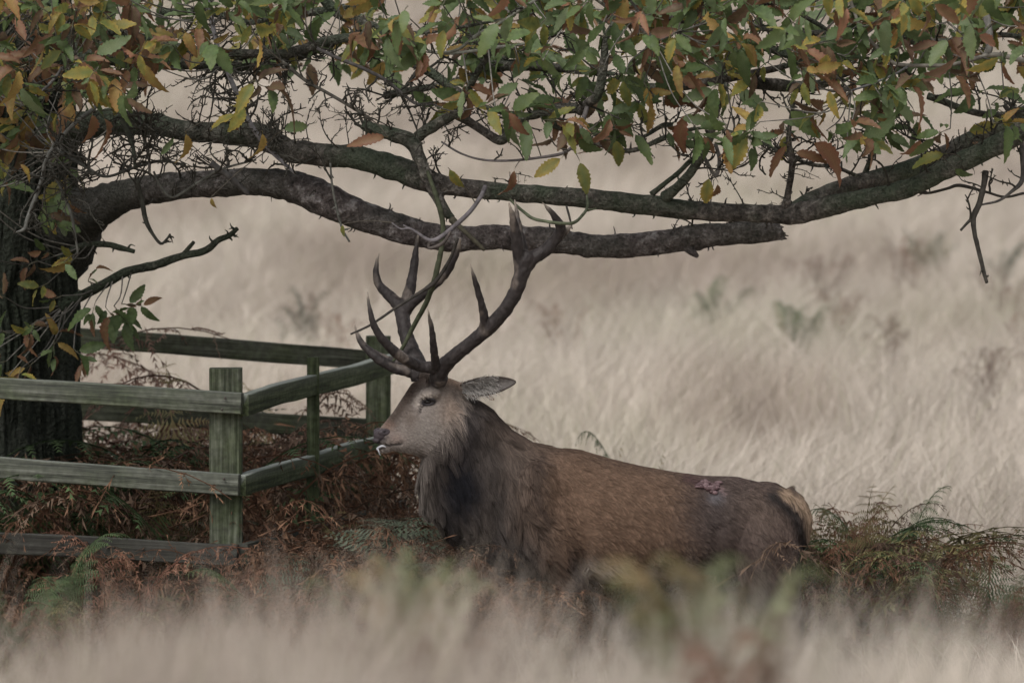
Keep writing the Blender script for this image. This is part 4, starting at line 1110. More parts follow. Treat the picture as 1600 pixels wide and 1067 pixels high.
# coat: hair strands over the whole body
def hair(name, n, seed, lenf, keepf, radius, clump, tint=1.0):
    rng = np.random.default_rng(seed)
    tri = np.vstack([BQ[:, [0, 1, 2]], BQ[:, [0, 2, 3]], BT])
    A_, B_, C_ = BV[tri[:, 0]], BV[tri[:, 1]], BV[tri[:, 2]]
    ar = np.linalg.norm(np.cross(B_ - A_, C_ - A_), axis=1)
    ctr = (A_ + B_ + C_) / 3
    cpx, cpy = proj(ctr)
    wgt = ar * keepf(cpx, cpy) * np.where(ctr[:, 2] < 0.22, 0.25, 1.0)
    t = rng.choice(len(tri), n, p=wgt / wgt.sum())
    u, v = rng.uniform(size=n), rng.uniform(size=n)
    f = u + v > 1
    u[f], v[f] = 1 - u[f], 1 - v[f]
    P = A_[t] + (B_[t] - A_[t]) * u[:, None] + (C_[t] - A_[t]) * v[:, None]
    N = unit(BN[tri[t, 0]] * (1 - u - v)[:, None] + BN[tri[t, 1]] * u[:, None] + BN[tri[t, 2]] * v[:, None])
    x, y = proj(P)
    # lie of the coat: backwards along the trunk, down the neck, from nose to poll on the face
    D = np.zeros((n, 3))
    D[:, 0] = 0.85
    D[:, 2] = -0.62
    w_n = smooth01((880 - x) / 100)
    D = D * (1 - w_n)[:, None] + np.array([0.42, 0, -0.95]) * w_n[:, None]
    w_f = smooth01((690 - x) / 40) * smooth01((790 - y) / 20) * smooth01((y - 700) / 15)
    D = D * (1 - w_f)[:, None] + np.array([-0.25, 0, -1.0]) * w_f[:, None]
    w_h = smooth01((722 - x - np.maximum(y - 640, 0) * 0.5) / 25) * (y < 715)
    D = D * (1 - w_h)[:, None] + np.array([0.85, 0.25, -0.12]) * w_h[:, None]
    w_r = smooth01((x - 1215) / 30)
    D = D * (1 - w_r)[:, None] + np.array([0.25, 0, -1.0]) * w_r[:, None]
    w_l = smooth01((y - 930) / 40)
    D = D * (1 - w_l)[:, None] + np.array([0.1, 0, -1.0]) * w_l[:, None]
    flow = np.stack([fbm(P * 9 + 3, 2), fbm(P * 9 + 31, 2), fbm(P * 9 + 77, 2)], -1) - 0.5
    D = D + flow * 0.9 + rng.normal(size=(n, 3)) * 0.13
    D = unit(D - N * np.sum(D * N, 1)[:, None])
    L = lenf(x, y) * rng.uniform(0.65, 1.2, n)
    lift = rng.uniform(0.12, 0.34, n)
    k = 5
    tt = np.linspace(0, 1, k)
    bend = -0.35 * N * lift[:, None] + np.array([0, 0, -0.16])
    PT = P[:, None, :] + (D + N * lift[:, None])[:, None, :] * (L[:, None] * tt)[..., None] + bend[:, None, :] * (L[:, None] * tt ** 2)[..., None]
    # locks
    nc = max(20, n // clump)
    ci = rng.choice(n, nc, replace=False)
    kt = kdtree.KDTree(nc)
    for a, c_ in enumerate(ci):
        kt.insert(P[c_], a)
    kt.balance()
    own = np.array([ci[kt.find(p)[1]] for p in P])
    off = PT[own] - P[own][:, None, :] + P[own][:, None, :]
    wgt = (0.62 * tt ** 1.3)[None, :, None]
    lk = (L / np.maximum(L[own], 1e-4))[:, None, None]
    tgt = P[own][:, None, :] + (PT[own] - P[own][:, None, :]) * lk
    PT = PT * (1 - wgt) + tgt * wgt
    c = fur_color(x, y, N, None)
    lockv = 1 + (rng.uniform(0.78, 1.24, n)[own] - 1) * (1 - 0.65 * w_h)
    c = c * (lockv * (1 + (rng.uniform(0.7, 1.3, n) - 1) * (1 - 0.5 * w_h)))[:, None] * tint
    pale = (rng.uniform(size=n) < 0.0 * w_n * (1 - w_h)).astype(float)[:, None]
    c = c * (1 - pale) + np.array([0.19, 0.165, 0.135]) * pale
    c = np.clip(c, 0.004, 0.85)
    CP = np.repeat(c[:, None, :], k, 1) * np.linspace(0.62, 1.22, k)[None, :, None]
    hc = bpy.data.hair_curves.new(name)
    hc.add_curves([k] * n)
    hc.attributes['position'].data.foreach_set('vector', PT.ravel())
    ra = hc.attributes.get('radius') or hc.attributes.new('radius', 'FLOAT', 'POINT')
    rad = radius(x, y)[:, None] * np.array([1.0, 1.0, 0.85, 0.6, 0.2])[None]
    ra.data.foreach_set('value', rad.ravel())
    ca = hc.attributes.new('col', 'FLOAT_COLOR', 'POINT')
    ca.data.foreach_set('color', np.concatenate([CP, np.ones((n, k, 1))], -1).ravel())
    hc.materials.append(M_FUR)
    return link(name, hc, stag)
bare = lambda x, y: 1 - 0.97 * np.clip(blob(x, y, 589, 684, 11, 11, 2) + blob(x, y, 669, 627, 9, 4.5, 2) + blob(x, y, 603, 675, 6, 4, 2) + blob(x, y, 1105, 757, 20, 8, 2), 0, 1)
headm = lambda x, y: smooth01((726 - x - np.maximum(y - 640, 0) * 0.85) / 30) * smooth01((722 - y) / 12)
maneM = lambda x, y: smooth01((870 + (y - 700) * 0.35 - x) / 120) * (1 - headm(x, y)) * smooth01((930 - y) / 40)
hair('fur', 150000, 31, lambda x, y: 0.021 * (1 - 0.55 * headm(x, y)) + 0.03 * smooth01((y - 878) / 14) * smooth01((930 - y) / 10) + 0.016 * blob(x, y, 650, 600, 22, 12) + 0.026 * np.exp(-(line_d(x, y, [(745, 632), (783, 650), (815, 680), (860, 700), (930, 708)]) / 9) ** 2) + 0.014 * maneM(x, y) + 0.012 * np.exp(-(line_d(x, y, [(1222, 768), (1262, 802), (1267, 850)]) / 12) ** 2), lambda x, y: bare(x, y) * (1 + 1.6 * headm(x, y)), lambda x, y: np.full(len(x), 0.00082) * (1 - 0.35 * headm(x, y)), 14)
hair('mane', 34000, 37, lambda x, y: 0.022 + 0.05 * maneM(x, y) * (0.45 + 0.55 * smooth01((y - 610) / 60)), lambda x, y: maneM(x, y) + 1e-6, lambda x, y: np.full(len(x), 0.0011), 60, 1.0)

# front-most body point at a pixel of the head
def surf(x, y):
    qx, qy = proj(BV)
    d = np.hypot(qx - x, qy - y) + np.where(BN[:, 1] < -0.1, 0, 50)
    return BV[np.argmin(d)], BN[np.argmin(d)]
ep, en = surf(669, 627)
b = MB()
ellipsoid(b, ep - en * 0.005, (0.016, 0.012, 0.011), rot_z(YAW), nu=20, nv=14)
b.build('eye', M_EYE, stag)
for pts, r in (([(659, 629.5), (664, 624.5), (670, 622.5), (676, 624), (680, 627)], 0.0048), ([(659, 630), (665, 632), (671, 632), (677, 630), (680, 627)], 0.0040)):
    b = MB()
    P = []
    for p in pts:
        s, n_ = surf(*p)
        w = W(p[0], p[1], s[1])
        P.append(w + np.array([0, -0.004, 0]))
    tube(b, P, [r * 0.6, r, r * 1.1, r, r * 0.6], 8, 0.005, 0, 1, (0.04, 0.036, 0.038))
    b.build('eyelid', M_SKIN, stag)
# far eye
ep2 = HB + (HB - ep) * np.array([0.9, 1.0, 0]) * 0.0 + (-left) * 0.082 + np.array([0.02, 0, 0.0])
b = MB()
ellipsoid(b, ep2, (0.014, 0.01, 0.011), rot_z(YAW))
b.build('eye', M_EYE, stag)
# nose pad
b = MB()
NP = MB()
ellipsoid(NP, W(591, 680.5, hy(591)) + np.array([0.008, 0, 0]), (0.026, 0.036, 0.025), rot_z(YAW))
ellipsoid(NP, W(597, 675, hy(597)) + left * 0.027, (0.028, 0.017, 0.016), rot_z(YAW))
ellipsoid(NP, W(597, 675, hy(597)) - left * 0.027, (0.028, 0.017, 0.016), rot_z(YAW))
ellipsoid(NP, W(588, 688, hy(588)), (0.014, 0.026, 0.012), rot_z(YAW))
NV, NQ, NT, NN = remesh(NP, 0.003, 4)
nx_, ny_ = proj(NV)
NV = NV - NN * (0.006 * blob(nx_, ny_, 602.5, 674.5, 3.5, 2.5))[:, None]
nc_ = np.tile([[0.042, 0.034, 0.038]], (len(NV), 1)) * (1 - 0.7 * blob(nx_, ny_, 602, 674.5, 4, 2.5))[:, None]
b.add(NV, NQ, NT, nc_)
b.build('nose', M_NOSE, stag)
# froth on the lip
b = MB()
fp = [surf(604, 699)[0] + [0, -0.008, 0], surf(598, 699)[0] + [-0.002, -0.012, 0.002], surf(592, 700)[0] + [-0.006, -0.01, 0], W(591.5, 704, hy(592) - 0.045), W(593, 709, hy(592) - 0.045), W(594.5, 711.5, hy(592) - 0.045)]
tube(b, fp, [0.002, 0.0055, 0.005, 0.003, 0.002, 0.0008], 8, 0.004, 0.2, 60)
b.build('saliva', M_FOAM, stag)
# ears
def ear(base, tip, up, wid, open_dir, name='ear'):
    base, tip = np.array(base), np.array(tip)
    L = np.linalg.norm(tip - base)
    x = (tip - base) / L
    o_ = unit(np.asarray(open_dir) - x * np.dot(open_dir, x))
    y = np.cross(x, o_)
    nu, nv = 22, 13
    u = np.linspace(0, 1, nu)
    v = np.linspace(-1, 1, nv)
    U, V_ = np.meshgrid(u, v, indexing='ij')
    wp = np.interp(u, [0, .12, .3, .5, .7, .85, .95, 1], [.42, .72, .97, 1.0, .82, .52, .25, .05]) * wid
    a = V_ * np.interp(u, [0, .3, .7, 1], [1.9, 1.15, .75, .5])[:, None]
    rr = wp[:, None] / np.maximum(np.sin(np.minimum(np.abs(a).max(1), math.pi / 2)), .3)[:, None]
    Yc = rr * np.sin(a) * 1.0
    Zc = -rr * (np.cos(a)) + rr * 0.4
    X = U * L
    bow = 0.012 * np.sin(U * math.pi)
    inn = base + X[..., None] * x + Yc[..., None] * y + (Zc + bow)[..., None] * o_
    nrm = -(np.sin(a)[..., None] * y - np.cos(a)[..., None] * o_)
    out = inn - nrm * 0.006
    n = nu * nv
    i = np.arange(nu - 1)[:, None] * nv
    j = np.arange(nv - 1)[None, :]
    q = np.stack([i + j, i + j + 1, i + nv + j + 1, i + nv + j], -1).reshape(-1, 4)
    q2 = q[:, ::-1] + n
    rim = []
    bd = [(k, 0) for k in range(nu)] + [(nu - 1, k) for k in range(1, nv)] + [(k, nv - 1) for k in range(nu - 2, -1, -1)] + [(0, k) for k in range(nv - 2, 0, -1)]
    idx = [a_ * nv + b_ for a_, b_ in bd]
    for k in range(len(idx)):
        p, r_ = idx[k], idx[(k + 1) % len(idx)]
        rim.append((p, p + n, r_ + n, r_))
    ci = np.array([0.2, 0.185, 0.175])[None, None] * np.ones((nu, nv, 1))
    edge = smooth01((np.abs(V_) - 0.72) / 0.25)[..., None]
    tipf = smooth01((U - 0.45) / 0.4)[..., None]
    st = (fbm(np.stack([U.ravel() * 3, V_.ravel() * 7, 0 * U.ravel()], -1), 2).reshape(nu, nv, 1) - 0.5) * 2
    ci = ci * (1 + 0.5 * st)
    ci = ci * (1 - 0.6 * tipf) + np.array([0.06, 0.052, 0.05]) * 0.6 * tipf
    ci = ci * (1 - 0.85 * edge) + np.array([0.05, 0.04, 0.036]) * 0.85 * edge
    co = np.ones((nu, nv, 1)) * np.array([0.1, 0.078, 0.064]) * (1 - 0.4 * tipf)
    b = MB()
    b.add(np.vstack([inn.reshape(-1, 3), out.reshape(-1, 3)]), np.vstack([q, q2, rim]), None, np.vstack([np.clip(ci, 0, 1).reshape(-1, 3), co.reshape(-1, 3)]))
    e = b.build(name, M_SKIN, stag)
    # hair tufts inside the cup
    rng = np.random.default_rng(3)
    m = 900
    uu, vv = rng.uniform(0.02, 0.62, m), rng.uniform(-0.85, 0.85, m)
    A_ = inn[(uu * (nu - 1)).astype(int), ((vv + 1) / 2 * (nv - 1)).astype(int)] + rng.normal(size=(m, 3)) * 0.003
    d = unit(x * 0.9 + o_ * 0.35 + y * (0.5 * vv)[:, None] + rng.normal(size=(m, 3)) * 0.25)
    ll = rng.uniform(0.015, 0.04, m)
    PT = A_[:, None] + d[:, None] * (ll[:, None] * np.linspace(0, 1, 4))[..., None] + np.array([0, 0, -1.0]) * (ll[:, None] * np.linspace(0, 1, 4) ** 2 * 0.25)[..., None]
    hc = bpy.data.hair_curves.new('ear_hair')
    hc.add_curves([4] * m)
    hc.attributes['position'].data.foreach_set('vector', PT.ravel())
    ra = hc.attributes.get('radius') or hc.attributes.new('radius', 'FLOAT', 'POINT')
    ra.data.foreach_set('value', np.tile([0.0011, 0.001, 0.0008, 0.0003], m))
    ca = hc.attributes.new('col', 'FLOAT_COLOR', 'POINT')
    cc = np.array([0.34, 0.32, 0.3]) * rng.uniform(0.5, 1.2, m)[:, None]
    ca.data.foreach_set('color', np.concatenate([np.repeat(cc[:, None], 4, 1), np.ones((m, 4, 1))], -1).ravel())
    hc.materials.append(M_FUR)
    h = link('ear_hair', hc, e)
    h.matrix_parent_inverse = Matrix.Identity(4)
    return e
ear(W(722, 608, -0.075), W(805, 597, -0.18), None, 0.033, (0.1, -1.0, -0.05))
ear(W(708, 612, 0.085), W(752, 612, 0.235), None, 0.034, (-0.6, 0.6, -0.1))
# antlers
def antler(parts, tips):
    b = MB()
    for pts in parts:
        P = np.array([W(p[0], p[1], p[2]) for p in pts])
        tube(b, P, [(p[3] * 1.1 + 0.15) * S for p in pts], 12, 0.008, 0.13, 40, seed=RNG.uniform(0, 9))
    V_, Q_, T_, N_ = remesh(b, 0.0032, 3)
    V_ = V_ + N_ * ((fbm(V_ * np.array([95, 95, 30]), 3) - 0.5) * 0.0065)[:, None]
    c = np.tile([[0.03, 0.0255, 0.025]], (len(V_), 1)) * (0.75 + 0.5 * fbm(V_ * 25, 2))[:, None]
    for t in tips:
        d = np.linalg.norm(V_ - W(*t), axis=1)
        m = np.exp(-(d / 0.035) ** 2)[:, None] * 0.85
        c = c * (1 - m) + np.array([0.36, 0.31, 0.26]) * m
    wear = smooth01((fbm(V_ * 14 + 8, 2) - 0.6) * 9)[:, None] * 0.35
    c = c * (1 - wear) + np.array([0.2, 0.165, 0.14]) * wear
    o = MB()
    o.add(V_, Q_, T_, c)
    return o.build('antler', M_ANTLER, stag)
n0 = -0.11
antler([
    [(684, 592, n0 + 0.02, 12.5), (686, 583, n0, 12), (698, 567, n0 - .03, 11), (729, 541, n0 - .09, 10), (756, 519, n0 - .13, 10), (783, 492, n0 - .17, 10), (803, 462, n0 - .2, 10), (815, 430, n0 - .22, 11), (821, 405, n0 - .23, 11.5), (828, 396, n0 - .23, 9)],
    [(814, 425, n0 - .22, 9), (811, 398, n0 - .24, 9), (806, 366, n0 - .27, 7.5), (801, 338, n0 - .3, 4.6), (795, 317, n0 - .32, 0.9)],
    [(818, 415, n0 - .22, 9), (817, 395, n0 - .21, 7), (812, 362, n0 - .19, 5.5), (808, 335, n0 - .17, 3.2), (804, 311, n0 - .16, 0.8)],
    [(818, 422, n0 - .22, 9), (832, 405, n0 - .22, 9.5), (852, 391, n0 - .22, 9), (868, 374, n0 - .23, 8), (876, 357, n0 - .25, 7.5), (868, 340, n0 - .28, 5), (857, 327, n0 - .3, 3), (847, 316, n0 - .32, 0.8)],
    [(868, 376, n0 - .23, 7), (882, 362, n0 - .22, 5.5), (893, 353, n0 - .2, 1.2)],
    [(757, 520, n0 - .13, 9), (757, 506, n0 - .15, 6.5), (755, 486, n0 - .18, 5.6), (747, 455, n0 - .22, 4.2), (740, 432, n0 - .25, 2.6), (735, 412, n0 - .27, 0.7)],
    [(688, 574, n0 - .01, 10), (672, 574, n0 - .03, 8.5), (655, 572, n0 - .05, 8), (631, 560, n0 - .1, 7.5), (612, 545, n0 - .14, 7), (596, 528, n0 - .17, 6), (583, 505, n0 - .19, 4.6), (577, 480, n0 - .2, 2.8), (574, 455, n0 - .2, 0.7)],
    [(684, 580, n0 - .01, 8), (680, 566, n0 - .06, 6), (678, 545, n0 - .12, 5.4), (675, 518, n0 - .17, 4), (671, 498, n0 - .2, 2.4), (668, 481, n0 - .22, 0.7)],
    [(684, 597, n0 + 0.03, 12), (686, 588, n0 + 0.01, 13)]],
    [(795, 317, n0 - .32), (804, 311, n0 - .16), (847, 316, n0 - .32), (893, 353, n0 - .2), (735, 412, n0 - .27), (574, 455, n0 - .2), (668, 481, n0 - .22)])
f0 = 0.06
antler([
    [(658, 592, f0 - 0.01, 13), (656, 580, f0, 14), (650, 564, f0 + .03, 13), (640, 540, f0 + .08, 11), (632, 512, f0 + .13, 10), (629, 490, f0 + .17, 10.5), (630, 476, f0 + .2, 11)],
    [(628, 492, f0 + .17, 9), (622, 476, f0 + .2, 9), (606, 460, f0 + .23, 7.5), (593, 446, f0 + .26, 6), (588, 430, f0 + .27, 5), (589, 412, f0 + .28, 3.2), (592, 395, f0 + .28, 0.7)],
    [(632, 485, f0 + .18, 10), (638, 462, f0 + .22, 9), (643, 440, f0 + .25, 7.5), (648, 408, f0 + .29, 5.5), (651, 385, f0 + .31, 3.5), (654, 362, f0 + .33, 0.8)],
    [(632, 488, f0 + .17, 9), (645, 472, f0 + .16, 8), (668, 454, f0 + .14, 6.5), (692, 432, f0 + .12, 6.5), (707, 409, f0 + .1, 5.6), (716, 390, f0 + .08, 3.6), (719, 373, f0 + .06, 0.8)],
    [(653, 582, f0, 10), (636, 580, f0 - .01, 8), (615, 574, f0 - .01, 7.5), (592, 561, f0 - .01, 7), (573, 545, f0, 5.4), (560, 527, f0 + .01, 3.4), (554, 505, f0 + .02, 0.7)],
    [(650, 574, f0 + .02, 8), (632, 570, f0 + .05, 6.5), (605, 562, f0 + .09, 6), (582, 550, f0 + .12, 5), (566, 534, f0 + .14, 2.8), (560, 518, f0 + .15, 0.8)],
    [(657, 595, f0, 13), (656, 586, f0, 14)]],
    [(592, 395, f0 + .28), (654, 362, f0 + .33), (719, 373, f0 + .06), (554, 505, f0 + .02), (560, 518, f0 + .15)])
# hooves
for x, y0 in ((1215, -0.125), (1163, 0.125), (862, -0.115), (783, 0.115)):
    for sd in (-1, 1):
        c = W(x, 1090, 0) + np.array([0, y0 + sd * 0.015, 0])
        rings = []
        for z, k in ((0.0, 1.0), (0.02, 0.92), (0.04, 0.75), (0.058, 0.5)):
            a = np.linspace(0, 2 * math.pi, 12, endpoint=False)
            rings.append(c + np.stack([-0.012 * k + np.cos(a) * 0.038 * k + z * 0.35, np.sin(a) * 0.014 * k, 0 * a + z], -1))
        b = MB()
        loft(b, rings)
        b.build('hoof', M_HOOF, stag)
# wound on the rump
b = MB()
wr = np.random.default_rng(4)
for _ in range(42):
    t = wr.uniform()
    x, y = 1090 + 30 * t + wr.normal() * 2, 757 + 8 * t + wr.normal() * 4.2
    p, n_ = surf(x, y)
    ellipsoid(b, p + n_ * 0.009, (wr.uniform(.008, .018), wr.uniform(.003, .004), wr.uniform(.004, .008)), None,
              (0.06, 0.034, 0.036) if wr.uniform() < 0.7 else (0.13, 0.085, 0.09), 8, 6)
b.build('wound', M_NOSE, stag)

# ------------------------------------------------------------------ bracken
FCOL = {'green': ((0.062, 0.092, 0.045), (0.085, 0.12, 0.055)), 'grey': ((0.075, 0.09, 0.062), (0.1, 0.115, 0.085)), 'olive': ((0.18, 0.145, 0.07), (0.125, 0.12, 0.06)),
        'rust': ((0.16, 0.08, 0.054), (0.21, 0.118, 0.078)), 'brown': ((0.12, 0.074, 0.056), (0.165, 0.108, 0.082)), 'pale': ((0.17, 0.2, 0.105), (0.21, 0.215, 0.12)), 'gold': ((0.27, 0.19, 0.095), (0.2, 0.185, 0.1))}
def frond_geo(rng, kind, npair=12, npin=7, dead=0.0, stem=0.3, spread=0.30, arch=1.0, wide=0.2):
    """a fern frond of unit length rising from the origin and arching along +X"""
    n = 18
    t = np.linspace(0, 1, n)
    el = math.radians(80) - (math.radians(95) * arch) * t ** 1.5
    ds = 1.0 / (n - 1)
    x = np.concatenate([[0], np.cumsum(np.cos(el[:-1]) * ds)])
    z = np.concatenate([[0], np.cumsum(np.sin(el[:-1]) * ds)])
    y = 0.04 * np.sin(t * 3 + rng.uniform(0, 6)) * t
    R = np.stack([x, y, z], -1)
    Vs, Ts, Cs = [], [], []
    cnt = 0
    ca, cb = (np.array(c) for c in FCOL[kind])
    # rachis: three-sided stem
    T_, N_, B_ = frames(R)
    for k in range(n):
        r = 0.0045 * (1 - 0.75 * t[k])
        for a in (0, 2.1, 4.2):
            Vs.append(R[k] + r * (math.cos(a) * N_[k] + math.sin(a) * B_[k]))
    for k in range(n - 1):
        for a in range(3):
            p, q_ = k * 3 + a, k * 3 + (a + 1) % 3
            Ts += [(p, q_, q_ + 3), (p, q_ + 3, p + 3)]
    Cs += [ca * 0.8] * (3 * n)
    cnt = 3 * n
    for k in range(npair):
        u = stem + (1 - stem) * (k + 0.3) / npair
        c0 = np.array([np.interp(u, t, R[:, a]) for a in range(3)])
        tg = unit(np.array([np.interp(u, t, T_[:, a]) for a in range(3)]))
        nb = unit(np.array([np.interp(u, t, N_[:, a]) for a in range(3)]))
        lp = spread * (1 - (u - stem) / (1 - stem)) ** 0.75 + 0.015
        for sd in (1, -1):
            side = np.cross(nb, tg) * sd
            d = unit(side * 0.93 + tg * 0.42 + rng.normal(size=3) * (0.05 + 0.35 * dead))
            drop = np.array([0, 0, -1.0]) * (0.18 + 0.9 * dead * rng.uniform(0.3, 1))
            cl = rng.normal(size=3) * 0.5 * dead
            l = lp * rng.uniform(0.85, 1.1) * (1 - 0.3 * dead)
            cc = (ca + (cb - ca) * rng.uniform()) * rng.uniform(0.8, 1.2)
            prev = None
            for m in range(npin):
                s0, s1 = m / npin, (m + 1) / npin
                p0 = c0 + d * l * s0 + (drop + cl * s0) * l * s0 ** 2
                p1 = c0 + d * l * s1 + (drop + cl * s1) * l * s1 ** 2
                ax = p1 - p0
                wl_ = l * wide * (1 - s0) ** 0.8 + 0.003
                for sg in (1, -1):
                    lat = unit(np.cross(ax, nb) * sg + rng.normal(size=3) * 0.5 * dead * np.linalg.norm(ax))
                    tip = p0 + ax * 0.95 + lat * wl_ * rng.uniform(0.8, 1.15) + np.array([0, 0, -0.25 * wl_ * rng.uniform(0, 1 + 2 * dead)])
                    Vs += [p0, p0 + ax * 0.6, tip]
                    Ts.append((cnt, cnt + 1, cnt + 2) if sg > 0 else (cnt, cnt + 2, cnt + 1))
                    Cs += [cc * 0.9, cc * 0.9, cc * 1.12]
                    cnt += 3
                if m % 2 == 0 or dead > 0.5:
                    Vs += [p0 + nb * 0.002, p0 - nb * 0.002, p1]
                    Ts.append((cnt, cnt + 1, cnt + 2))
                    Cs += [cc * 0.8] * 3
                    cnt += 3
    return np.array(Vs), np.array(Ts), np.clip(np.array(Cs), 0, 1)
frng = np.random.default_rng(77)
FV = {}
for kind in FCOL:
    dead = 0.75 if kind in ('rust', 'brown') else 0.25 if kind == 'olive' else 0.06
    FV[kind] = [frond_geo(frng, kind, 15, 10, dead, frng.uniform(0.2, 0.4), frng.uniform(0.24, 0.34) * (0.75 if dead > 0.5 else 1), frng.uniform(0.7, 1.25) if kind != 'olive' else frng.uniform(0.5, 0.85)) for _ in range(4)]
FM = {}
def frond_mesh(kind, k):
    if (kind, k) not in FM:
        b = MB()
        b.add(FV[kind][k][0], None, FV[kind][k][1], FV[kind][k][2])
        FM[kind, k] = b.data('frond', M_FERN, False)
    return FM[kind, k]
def fern(px, ytop, Y, kinds, nf, label, group=None, width=1.0, az0=None, cat='fern', name='bracken_fern', least=0.65):
    """a bracken plant whose top reaches photograph row ytop"""
    tp = W(px, ytop, Y)
    base = np.array([tp[0], Y, float(gz(tp[0], Y))])
    Hh = max(0.18, tp[2] - base[2])
    r = root(name, tuple(base), label, cat, group)
    for k in range(nf):
        kind = kinds[frng.integers(len(kinds))]
        v = int(frng.integers(4))
        o = bpy.data.objects.new('frond', frond_mesh(kind, v))
        COL.objects.link(o)
        o.parent = r
        top = FV[kind][v][0][:, 2].max()
        sc = Hh / top * (1.0 if k == 0 else frng.uniform(least, 1.0))
        az = (az0 if az0 is not None else 0) + (frng.normal() * 0.4 if az0 is not None and k == 0 else frng.uniform(0, 2 * math.pi))
        o.rotation_euler = (frng.normal() * 0.08, frng.normal() * 0.1, az)
        o.scale = (sc * width, sc * width, sc)
        o.location = (frng.normal() * 0.02, frng.normal() * 0.02, 0)
    return r
fern(400, 850, -0.35, ['green', 'grey'], 5, 'fresh green bracken fern by the foot of the near corner post', az0=1.2, width=0.6)
fern(30, 832, -0.25, ['green'], 4, 'bright green bracken fern below the lowest front rail by the trunk', az0=2.0, width=0.55)
fern(110, 848, -0.2, ['green'], 3, 'small green fern frond poking out of brown bracken under the front rails', az0=0.4, width=0.55)
fern(535, 815, 0.0, ['grey'], 4, 'grey green fern in the brown bracken below the stag nose', az0=0.8)
fern(518, 880, -0.3, ['grey', 'green'], 3, 'dull green upright fern standing before the brown bracken below the side rails')
fern(612, 768, 0.4, ['green', 'olive'], 4, 'green bracken under the stag chin against the side rail')
fern(190, 805, -0.1, ['rust'], 5, 'rusty drooping bracken hanging over the lowest front rail', az0=0.2)
fern(300, 868, -0.3, ['rust'], 3, 'small orange brown dead fern in front of the bottom rail end')
fern(75, 765, 0.7, ['grey', 'green'], 5, 'shaded blue green fern behind the middle front rail near the trunk')
fern(255, 745, 0.9, ['green', 'olive'], 5, 'dark green bracken inside the fence left of the corner post')
fern(300, 590, 2.2, ['brown', 'olive'], 4, 'dark bracken sprigs rising behind the top front rail next to the corner post')
fern(430, 530, 3.6, ['olive', 'brown'], 4, 'tall bracken sprig standing up behind the back rail')
fern(535, 610, 2.4, ['rust', 'brown'], 5, 'russet bracken seen between the top and middle side rails')
fern(20, 560, 3.4, ['olive', 'brown'], 3, 'bracken behind the trunk at the back rail')
fern(1020, 655, 3.6, ['green', 'olive'], 2, 'blurred bracken tips showing over the back of the stag', width=0.22)
fern(930, 682, 3.3, ['olive'], 1, 'yellowish blurred fern tip just over the withers of the stag', width=0.16)
rt = ['olive', 'olive', 'brown', 'rust', 'green']
fern(1385, 752, 0.75, ['green', 'olive'], 3, 'tallest bracken with a green arching frond behind the rump of the stag', az0=0.1, width=0.4)
fern(1300, 770, 0.6, rt, 8, 'dense olive bracken touching the tail of the stag', width=0.62)
fern(1345, 785, 0.9, rt, 8, 'olive brown bracken below the green arching frond', width=0.62)
fern(1430, 800, 0.8, ['brown', 'olive'], 4, 'brown bracken with a curled dark tip in the open grass', width=0.38, az0=0.2)
fern(1400, 840, 0.5, rt, 8, 'russet bracken in front of the brown one with the curled tip', width=0.62)
fern(1470, 862, 0.9, rt, 7, 'low brown bracken midway along the clump behind the rump', width=0.62)
fern(1530, 878, 0.7, rt, 7, 'dark brown bracken with upright curled fronds at the clump edge', width=0.62)
fern(1585, 890, 1.1, ['green', 'olive', 'brown'], 10, 'half green bracken at the far right end of the clump', width=0.62)
fern(1500, 905, 0.4, ['green', 'olive'], 9, 'green low bracken at the front of the clump', width=0.62)
fern(1580, 925, 0.3, ['brown', 'rust'], 10, 'dark russet bracken at the front right end of the clump', width=0.62)
fern(1285, 790, 0.35, ['olive', 'rust', 'olive'], 12, 'leafy olive bracken leaning on the back of the hind legs', width=0.7)
fern(1340, 772, 0.5, ['olive', 'olive', 'rust'], 12, 'full olive bracken under the tip of the green arching frond', width=0.7)
fern(1320, 850, 0.3, ['rust', 'brown', 'olive'], 11, 'brown bracken right behind the hind legs of the stag', width=0.62)
# out of focus plants on the near bank
fern(640, 862, -10.2, ['pale', 'pale', 'pale', 'gold'], 40, 'pale green out of focus weed standing in the near grass below the stag chest', width=0.22, cat='weed', least=0.88)
fern(1125, 872, -13.4, ['gold', 'pale', 'pale', 'olive'], 34, 'yellow green out of focus weed in the near grass below the stag belly', width=0.34, cat='weed', least=0.8)
fern(1165, 965, -14.5, ['rust', 'brown'], 14, 'brown out of focus weed stem beside the yellow green weed in the near grass', width=0.5, cat='weed')
fern(662, 950, -13.0, ['rust', 'brown'], 8, 'brown out of focus weed stem under the pale green weed', width=0.4, cat='weed')
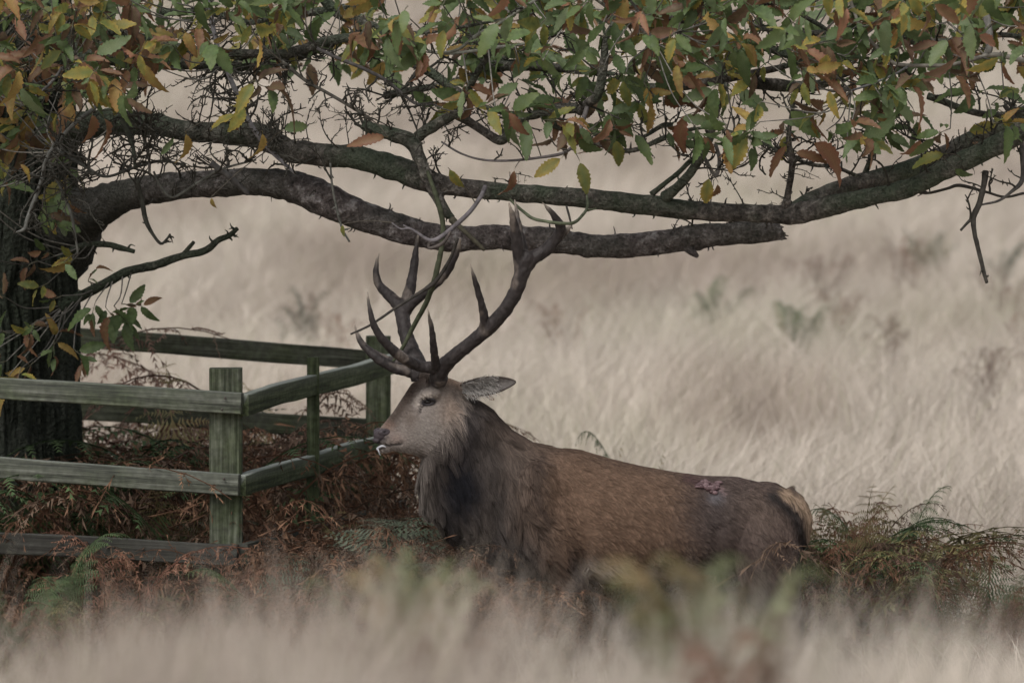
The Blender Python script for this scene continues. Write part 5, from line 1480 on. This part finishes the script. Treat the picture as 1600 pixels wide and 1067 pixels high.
# bracken tufts far out in the field
far = [(1105, 430, 48, 'green', 'blurred dark green bush in the open field under the broken bough end'), (1290, 392, 58, 'brown', 'blurred dark brown tuft in the far field beneath the forked bough'),
       (1415, 370, 60, 'rust', 'blurred reddish tuft in the far field with green beside it'), (1452, 352, 62, 'green', 'blurred green tuft in the far field next to the reddish one'),
       (1320, 448, 45, 'rust', 'blurred small russet tuft in the middle of the far field'), (1575, 415, 52, 'brown', 'blurred brown tuft by the tip of the hanging twig'),
       (1560, 375, 60, 'grey', 'blurred grey tuft in the far field above the brown one by the hanging twig'), (1395, 490, 40, 'brown', 'blurred wide brown tuft low in the far field'),
       (1590, 490, 40, 'rust', 'blurred russet tuft at the field edge below the hanging twig'), (880, 465, 44, 'rust', 'blurred russet tuft in the field between antler and green bush'),
       (530, 480, 42, 'rust', 'blurred russet tuft in the field left of the antlers'), (1240, 470, 44, 'green', 'blurred faint green tuft in the field right of the green bush'),
       (470, 450, 46, 'grey', 'blurred greenish tuft in the field above the back rail'), (1540, 540, 30, 'brown', 'blurred brown tuft low in the field above the bracken clump')]
for x, y, Y, k, lb in far:
    Y = next(v for v in np.arange(4.0, 90.0, 0.5) if W(x, y, v)[2] - float(gz(W(x, y, v)[0], v)) < 0.6)
    fern(x, y, Y, [k, k, 'brown' if k != 'green' else 'olive'], 14, lb, width=0.32, cat='bracken', name='bracken_tuft')
# the matted dead bracken: one tangle
tg = MB()
LOW = {k: [frond_geo(frng, k, 10, 6, dd, 0.2, 0.25, 1.3, 0.21) for _ in range(6)] for k, dd in (('rust', 1.1), ('brown', 1.1), ('olive', 0.5), ('green', 0.15))}
def tangle(n, x0, x1, Y0, Y1, h0, h1, kinds, ok=lambda px, Y: True):
    for _ in range(n):
        Y = frng.uniform(Y0, Y1)
        px_ = frng.uniform(x0, x1)
        if not ok(px_, Y):
            continue
        X = W(px_, 800, Y)[0]
        k = kinds[frng.integers(len(kinds))]
        V_, T_, C_ = LOW[k][frng.integers(6)]
        s = frng.uniform(h0, h1) / V_[:, 2].max()
        a = frng.uniform(0, 2 * math.pi)
        w = frng.uniform(0.7, 1.2)
        R = rot_z(a)
        tg.add((V_ * np.array([w, w, 1]) * s) @ R.T + np.array([X, Y, float(gz(X, Y))]), None, T_, np.clip(C_ * frng.uniform(0.6, 1.3), 0, 1))
dk = ['rust', 'brown', 'brown', 'rust', 'rust']
rail_x = lambda Y: 380 + (Y - 0.1) / 2.75 * 251          # photograph column of the side rails at depth Y
tangle(520, 385, 740, -0.1, 1.6, 0.35, 0.68, dk, lambda x, Y: x > rail_x(Y) + 25)
tangle(330, 400, 760, -0.55, 0.0, 0.22, 0.52, dk)
tangle(300, 690, 810, -0.6, -0.3, 0.2, 0.46, ['rust', 'brown'])
tangle(520, -120, 620, 0.55, 2.6, 0.45, 0.95, dk + ['brown', 'green'], lambda x, Y: x < rail_x(Y) - 20)
tangle(230, -60, 330, -0.4, 0.0, 0.15, 0.42, dk + ['olive'])
tangle(150, 200, 560, 3.0, 3.8, 0.5, 0.95, dk)
tangle(210, 1258, 1400, 0.15, 1.0, 0.35, 0.64, dk + ['olive', 'green', 'olive', 'olive'])
tangle(130, 1390, 1680, 0.15, 1.3, 0.14, 0.32, dk + ['olive', 'green', 'olive'])
tangle(420, 740, 1270, 0.3, 1.3, 0.3, 0.56, dk)
tangle(160, 780, 1270, -0.6, -0.3, 0.12, 0.3, dk)
o = tg.build('dead_bracken', M_FERN, None, False)
o['kind'] = 'stuff'
o['label'] = 'matted rust brown dead bracken round the fence and the stag'
o['category'] = 'bracken'
